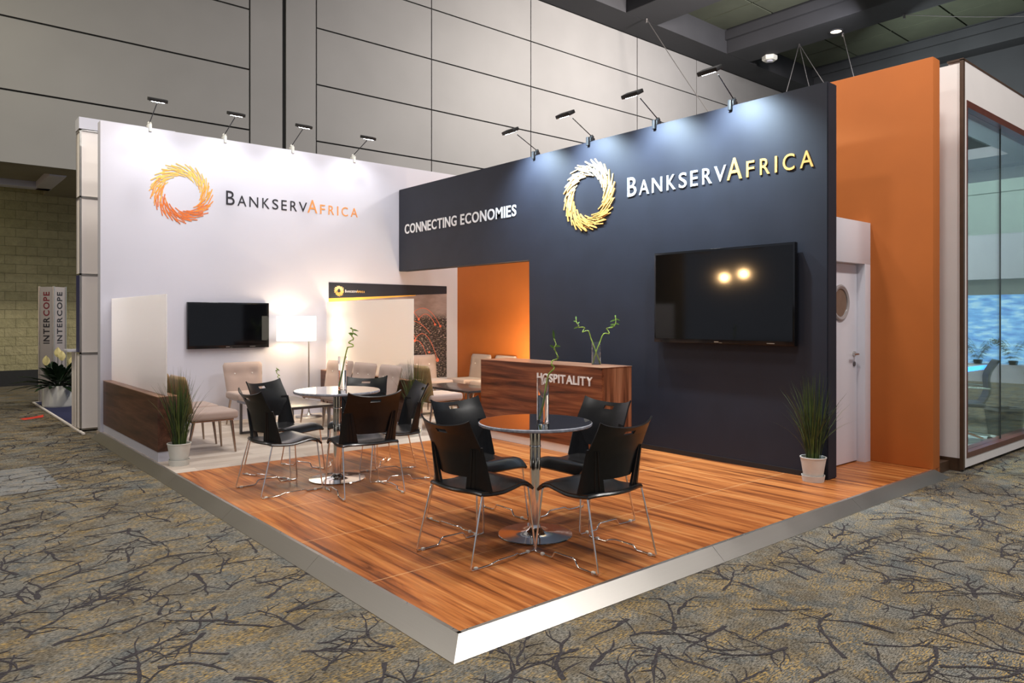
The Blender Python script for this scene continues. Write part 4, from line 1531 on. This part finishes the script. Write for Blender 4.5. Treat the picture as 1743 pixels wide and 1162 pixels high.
mb.build('carpet_pile', M['blue_carpet'], t, smooth=0)
mb = MB(); mb.box(-0.03, 0.0, -0.1, 4.5, 0.0, 0.018); mb.box(-0.03, 4.0, 4.5, 4.53, 0, 0.018)
mb.build('edging', M['cream'], t)
mb = MB(); mb.prism([(1.45, 13.0), (1.72, 13.2), (1.76, 13.5), (1.60, 13.3), (1.42, 13.2)], ZC, ZC + 0.004)
tag(mb.build('floor_tape', M['red'], smooth=0), 'piece of red tape on the hall carpet by the blue stand', 'tape')

t = thing('sign_tower', 'square white sign tower with vertical lettering on two faces, behind the lily plant', 'sign', (2.15, 15.3, ZC + 0.012), math.atan2(-15.3, -2.2) - R(45) + R(5))
s_ = 0.285
mb = MB(); mb.box(0, s_, 0, s_, 0.0, 2.07, bevel=0.004)
bmesh.ops.translate(mb.bm, vec=(-s_, -s_, 0), verts=mb.bm.verts)
mb.build('sign_body', M['sign_grey'], t)
mb = MB()
for x, y in ((0, 0), (-s_, 0), (0, -s_)):
    mb.box(x - 0.012, x + 0.012, y - 0.012, y + 0.012, 0, 2.08)
mb.build('corner_post', M['steel'], t)
# after rotation the corner at local (0,0) faces the viewer; faces x = 0 and y = 0 carry the words, read upwards
wl = [glyph(c)[2] for c in 'INTERCOPE']
for face in (0, 1):
    mb = MB()
    z0, z1 = 1.05, 1.98
    tot = sum(wl) + 0.2 * 8
    kz = (z1 - z0) / tot
    z = z0
    for i, c in enumerate('INTERCOPE'):
        ln = wl[i] * kz
        hh = 0.125
        c0 = -(0.5 * s_ + 0.5 * hh)
        if face == 0:     # right-hand face: words read upwards
            F_ = lambda u, v, w: (c0 + v, 0.001 + w, u)
        else:             # left-hand face
            F_ = lambda u, v, w: (0.001 + w, c0 + hh - v, u)
        put_glyph(mb, c, z, z + ln, 0, hh, 0.002, F_, 1 if face == 1 and i >= 5 else 0, 0.02)
        z += ln + 0.2 * kz
    mb.build('lettering', [M['dark_letter'], M['red_letter']], t, smooth=0)

t = thing('potted_lily', 'leafy lily with cream flowers in a white round planter', 'plant', (2.11, 14.55, ZC + 0.012))
mb = MB(); mb.lathe([(0, 0), (0.215, 0), (0.235, 0.03), (0.235, 0.36), (0.225, 0.36), (0.22, 0.31), (0, 0.31)], 40)
mb.build('planter', M['pot'], t, smooth=40)
rr = random.Random(4)
mb = MB()
for i in range(95):
    a = rr.uniform(0, 2 * PI)
    el = rr.uniform(0.15, 1.25)
    L = rr.uniform(0.40, 0.78)
    d = Vector((math.cos(a) * math.cos(el), math.sin(a) * math.cos(el), math.sin(el)))
    sd = Vector((-math.sin(a), math.cos(a), 0))
    rows = []
    for s in range(7):
        u = s / 6
        w = 0.003 if u < 0.3 else 0.05 * math.sin(PI * (u - 0.3) / 0.7) + 0.002
        c = Vector((0, 0, 0.32)) + d * (L * u) + Vector((0, 0, -0.30 * L * u * u))
        c.z = max(c.z, 0.12)
        rows.append([c - sd * w + Vector((0, 0, 0.012 if 0.3 < u < 1 else 0)), c, c + sd * w + Vector((0, 0, 0.012 if 0.3 < u < 1 else 0))])
    mb.sheet(rows, 0.0015)
mb.build('leaves', M['lily'], t, smooth=60)
for (x, y, z) in ((0.0, 0.02, 0.84), (-0.16, 0.1, 0.70), (0.2, -0.06, 0.68), (0.29, -0.1, 0.76), (0.05, -0.05, 0.78), (0.36, -0.22, 0.72)):
    mb = MB()
    mb.tube(smooth_path([(0, 0, 0.3), (x * 0.5, y * 0.5, z * 0.7), (x, y, z)], 4), 0.005, 6, mi=0)
    rows = []
    for s in range(7):
        u = s / 6
        w = 0.055 * math.sin(PI * (0.1 + 0.9 * u)) + 0.001
        rows.append([(x - w, y + 0.01, z + 0.17 * u), (x, y - 0.02, z + 0.17 * u), (x + w, y + 0.01, z + 0.17 * u)])
    mb.sheet(rows, 0.002, mi=1)
    mb.build('flower', [M['lily'], M['flower']], t, smooth=60)

# ------------------------------------------------------------------ glass meeting room at the right edge
t = thing('glass_room', 'white framed glass-fronted meeting room beside the orange wall', 'exhibition booth', (8.075, 2.628, ZC))
H0 = -ZC
GL = 5.2
mb = MB()
mb.box(0.012, GL, 0.0, 0.14, 3.62 + H0, 4.0 + H0)                # fascia
mb.box(0.03, GL, 0.0, 0.14, 0.0 - 0.045 + H0, 0.045 + H0)        # base
mb.box(0.03, 0.085, 0.0, 0.14, 0.045 + H0, 3.62 + H0)
mb.build('front_frame', M['cream'], t)
mb = MB(); mb.box(0.0, 0.11, 0.03, 4.0, 0.05 + H0, 3.98 + H0)
mb.build('side_wall', M['cream'], t)
mb = MB(); mb.box(-0.012, 0.03, -0.004, 0.03, -0.06 + H0, 4.01 + H0); mb.box(-0.012, GL, -0.004, 0.145, 4.0 + H0, 4.02 + H0); mb.box(0.0, 0.05, 0.03, 4.0, 0, 0.05 + H0)
mb.build('edge_trim', M['brown'], t)
mb = MB(); mb.box(0.085, GL, -0.006, 0.14, 0.045 + H0, 0.10 + H0); mb.box(0.085, GL, -0.006, 0.14, 3.55 + H0, 3.62 + H0); mb.box(0.085, 0.105, -0.006, 0.14, 0.10 + H0, 3.55 + H0)
mb.build('window_trim', M['red_brown'], t)
for a, b in ((0.105, 1.320), (1.326, 2.9), (2.906, GL)):
    mb = MB(); mb.box(a, b, 0.06, 0.07, 0.10 + H0, 3.55 + H0)
    mb.build('glass_pane', M['pane'], t, smooth=0)
for a in (1.323, 2.903):
    mb = MB(); mb.box(a - 0.004, a + 0.004, 0.058, 0.072, 0.10 + H0, 3.55 + H0)
    mb.build('joint_seal', M['blackm'], t, smooth=0)
mb = MB(); mb.box(0.11, 2.7, 0.14, 4.0, 0.005, 0.025)
mb.build('threshold_floor', M['pale_floor'], t, smooth=0)
mb = MB()
mb.box(0.11, GL, 0.14, 0.50, 3.62 + H0, 3.76 + H0); mb.box(0.11, 0.5, 0.50, 4.0, 3.62 + H0, 3.76 + H0); mb.box(3.2, GL, 0.5, 4.0, 3.62 + H0, 3.76 + H0); mb.box(0.5, 3.2, 2.9, 4.0, 3.62 + H0, 3.76 + H0)
mb.build('ceiling_border', M['white'], t, smooth=0)
lamp('room_light', 'AREA', (9.8, 4.2, 3.4), 300, (0.85, 0.97, 1.0), (9.8, 4.6, 0), shape='DISK', size=1.0)

# things inside and beyond the glass room
t = thing('office_chair', 'black mesh office chair with chrome arms behind the glass', 'chair', (10.0, 3.25, ZC + 0.025), R(24))
P = []
for j in range(9):
    v = j / 8
    z = 0.47 + 0.52 * v
    P.append([(u * 0.23, -0.20 - 0.14 * v - 0.03 * math.sin(v * 7) + 0.03 * u * u, z) for u in (-1, -.5, 0, .5, 1)])
mb = MB(); mb.sheet(P, 0.02); mb.build('backrest', M['mesh_grey'], t)
mb = MB(); mb.box(-0.24, 0.24, -0.2, 0.26, 0.43, 0.48, bevel=0.02, seg=3); mb.build('seat', M['mesh_grey'], t)
for s in (-1, 1):
    mb = MB(); mb.tube(fillet([(s * 0.25, -0.24, 0.66), (s * 0.27, 0.05, 0.68), (s * 0.27, 0.16, 0.55), (s * 0.25, 0.0, 0.42), (s * 0.15, -0.02, 0.42)], 0.07), 0.014, 8)
    mb.build('armrest', M['chrome'], t, smooth=60)
mb = MB(); mb.tube([(0, 0, 0.08), (0, 0, 0.43)], 0.028, 16); mb.build('column', M['chrome'], t)
for k in range(5):
    a = 2 * PI * k / 5
    mb = MB(); mb.tube([(0, 0, 0.11), (0.3 * math.cos(a), 0.3 * math.sin(a), 0.065)], 0.02, 8, r1=0.013); mb.build('base_arm', M['chrome'], t)
    mb = MB(); mb.lathe([(0, -0.02), (0.026, -0.02), (0.026, 0.02), (0, 0.02)], 14)
    bmesh.ops.transform(mb.bm, matrix=Matrix.Translation((0.3 * math.cos(a), 0.3 * math.sin(a), 0.026)) @ Matrix.Rotation(a, 4, 'Z') @ Matrix.Rotation(R(90), 4, 'X'), verts=mb.bm.verts)
    mb.build('caster', M['blackm'], t)
t = thing('waste_bin', 'black tapered waste bin behind the glass by the office chair', 'bin', (10.85, 3.06, ZC))
tb = bmesh.new()
mb = MB()
for a, b, z0, z1 in ((0.145, 0.10, 0, 0.35),):
    lo = [mb.bm.verts.new((sx * a, sy * b, z0)) for sx, sy in ((-1, -1), (1, -1), (1, 1), (-1, 1))]
    hi = [mb.bm.verts.new((sx * (a + 0.035), sy * (b + 0.03), z1)) for sx, sy in ((-1, -1), (1, -1), (1, 1), (-1, 1))]
    mb.bm.faces.new(lo[::-1])
    for k in range(4):
        mb.bm.faces.new([lo[k], lo[(k + 1) % 4], hi[(k + 1) % 4], hi[k]])
mb.build('bin_body', M['blackm'], t, smooth=0, rotz=R(-35))
mb = MB()
for (x0, x1, y0, y1) in ((-.19, .19, -.14, -.125), (-.19, .19, .125, .14), (-.19, -.175, -.14, .14), (.175, .19, -.14, .14)):
    mb.box(x0, x1, y0, y1, 0.345, 0.375)
mb.build('rim', M['grey_metal'], t, rotz=R(-35))
tb.free()
t = thing('reception_desk', 'desk with glowing blue edge and grey privacy panel behind the glass', 'desk', (11.68, 4.02, ZC))
mb = MB(); mb.box(-0.5, 0.35, -0.42, 0.9, 0.80, 0.84, bevel=0.004); mb.build('desktop', M['privacy'], t)
mb = MB(); mb.box(-0.51, 0.36, -0.44, -0.425, 0.79, 0.85); mb.box(-0.515, -0.5, -0.44, 0.9, 0.79, 0.85); mb.build('led_edge', M['led'], t)
mb = MB(); mb.box(-0.3, 0.3, 0.0, 0.02, 0.84, 1.34, bevel=0.003); mb.build('privacy_panel', M['privacy'], t)
mb = MB(); mb.box(-0.3, 0.25, -0.1, 0.6, 0.0, 0.80); mb.build('pedestal', M['mesh_grey'], t)
t = thing('video_booth', 'distant white stand with wide blue video wall behind the glass', 'exhibition booth', (20, 3.2, ZC))
mb = MB(); mb.box(0, 0.3, -1.0, 6.5, 2.45, 3.52); mb.box(-0.2, 0.3, -1.0, 6.5, 0, 0.42); mb.build('fascia', M['white'], t, smooth=0)
mb = MB(); mb.box(0.3, 0.4, -1.0, 6.5, 0.42, 2.08); mb.build('video_wall', M['video'], t, smooth=0)
mb = MB(); mb.box(0.3, 0.4, -1.0, 6.5, 2.08, 2.45); mb.build('header', M['far_wall'], t, smooth=0)
mb = MB(); put_glyph(mb, 'T', -3.72, -3.48, 2.83, 3.12, 0.02, lambda u, v, w: (-w, -u, v)); mb.build('lettering', M['blue_letter'], t, smooth=0)
for k, (px, py, lab) in enumerate(((19.95, 6.18, 'small palm on the white stand before the blue video wall, above the office chair'), (19.95, 5.45, 'small palm before the blue video wall, right of the glass joint'))):
    t = thing('potted_palm', lab, 'plant', (px, py, ZC + 0.42), 0, 'palms before the blue video wall')
    mb = MB(); mb.lathe([(0, 0), (0.08, 0), (0.10, 0.10), (0.09, 0.10), (0, 0.08)], 24); mb.build('pot', M['blackm'], t)
    mb = MB()
    rr = random.Random(50 + k)
    for i in range(16):
        a = rr.uniform(0, 2 * PI); L = rr.uniform(0.5, 0.9) * 0.75
        d = Vector((math.cos(a), math.sin(a), 0)); sd = Vector((-math.sin(a), math.cos(a), 0))
        for s in range(9):
            u = s / 8
            c = Vector((0, 0, 0.09)) + d * (0.65 * L * u) + Vector((0, 0, 1.5 * L * u * (1 - 0.45 * u)))
            for sg in (-1, 1):
                e = c + sd * sg * 0.16 * (1 - 0.6 * u) + d * 0.08 + Vector((0, 0, -0.06))
                v3_ = [mb.bm.verts.new(c), mb.bm.verts.new(c + d * 0.03), mb.bm.verts.new(e)]
                mb.bm.faces.new(v3_)
    mb.build('fronds', M['grass2'], t, smooth=0)

# ------------------------------------------------------------------ fittings on the hall ceiling
t = thing('ceiling_downlight', 'round lit downlight in the dark ceiling beam', 'ceiling light', (23.3, 11.28, 10.75))
mb = MB(); mb.lathe([(0.22, 0.0), (0.22, -0.03), (0.17, -0.035), (0.17, 0.0)], 32, close=True); mb.build('rim', M['ceiling_dark'], t)
mb = MB(); mb.lathe([(0, -0.012), (0.17, -0.012), (0.17, 0.0), (0, 0)], 32); mb.build('diffuser', M['downlight'], t)
t = thing('ceiling_sensor', 'white hexagonal box under the dark ceiling beam', 'sensor', (23.75, 13.9, 10.75))
mb = MB(); mb.lathe([(0, -0.16), (0.22, -0.16), (0.26, -0.12), (0.26, 0.0), (0, 0)], 6); mb.build('housing', M['pot'], t, smooth=0)
mb = MB(); mb.lathe([(0, -0.2), (0.1, -0.19), (0.12, -0.16), (0, -0.16)], 20); mb.build('cover', M['white'], t)


def cable(a, b, label, r=0.012):
    mb = MB()
    A, B = Vector(a), Vector(b)
    pts = [A + (B - A) * (k / 8) + Vector((0, 0, -0.06 * math.sin(PI * k / 8))) for k in range(9)]
    mb.tube(pts, r, 6)
    mb.tube([pts[0], pts[0] + Vector((0, 0, -0.12))], r * 3, 8)
    o = mb.build('rigging_cable', M['grey_metal'])
    tag(o, label, 'cable', 'rigging cables under the ceiling')


cable((17.8, 14.6, 10.73), (18.0, 11.9, 6.6), 'steel rigging cable slanting down before the grey hall wall')
cable((23.4, 12.6, 10.73), (19.5, 11.2, 7.0), 'rigging cable of the fan over the dark wall, leftmost')
cable((23.4, 12.6, 10.73), (20.8, 10.6, 7.2), 'rigging cable of the fan over the dark wall, second from left')
cable((23.4, 12.6, 10.73), (21.6, 10.1, 7.4), 'rigging cable of the fan over the dark wall, reaching its right end')
cable((23.6, 11.2, 10.73), (21.4, 9.6, 7.6), 'rigging cable falling from the lit downlight to the dark wall end')
cable((23.6, 9.3, 10.73), (23.5, 5.2, 9.4), 'long thin rigging cable above the orange wall')
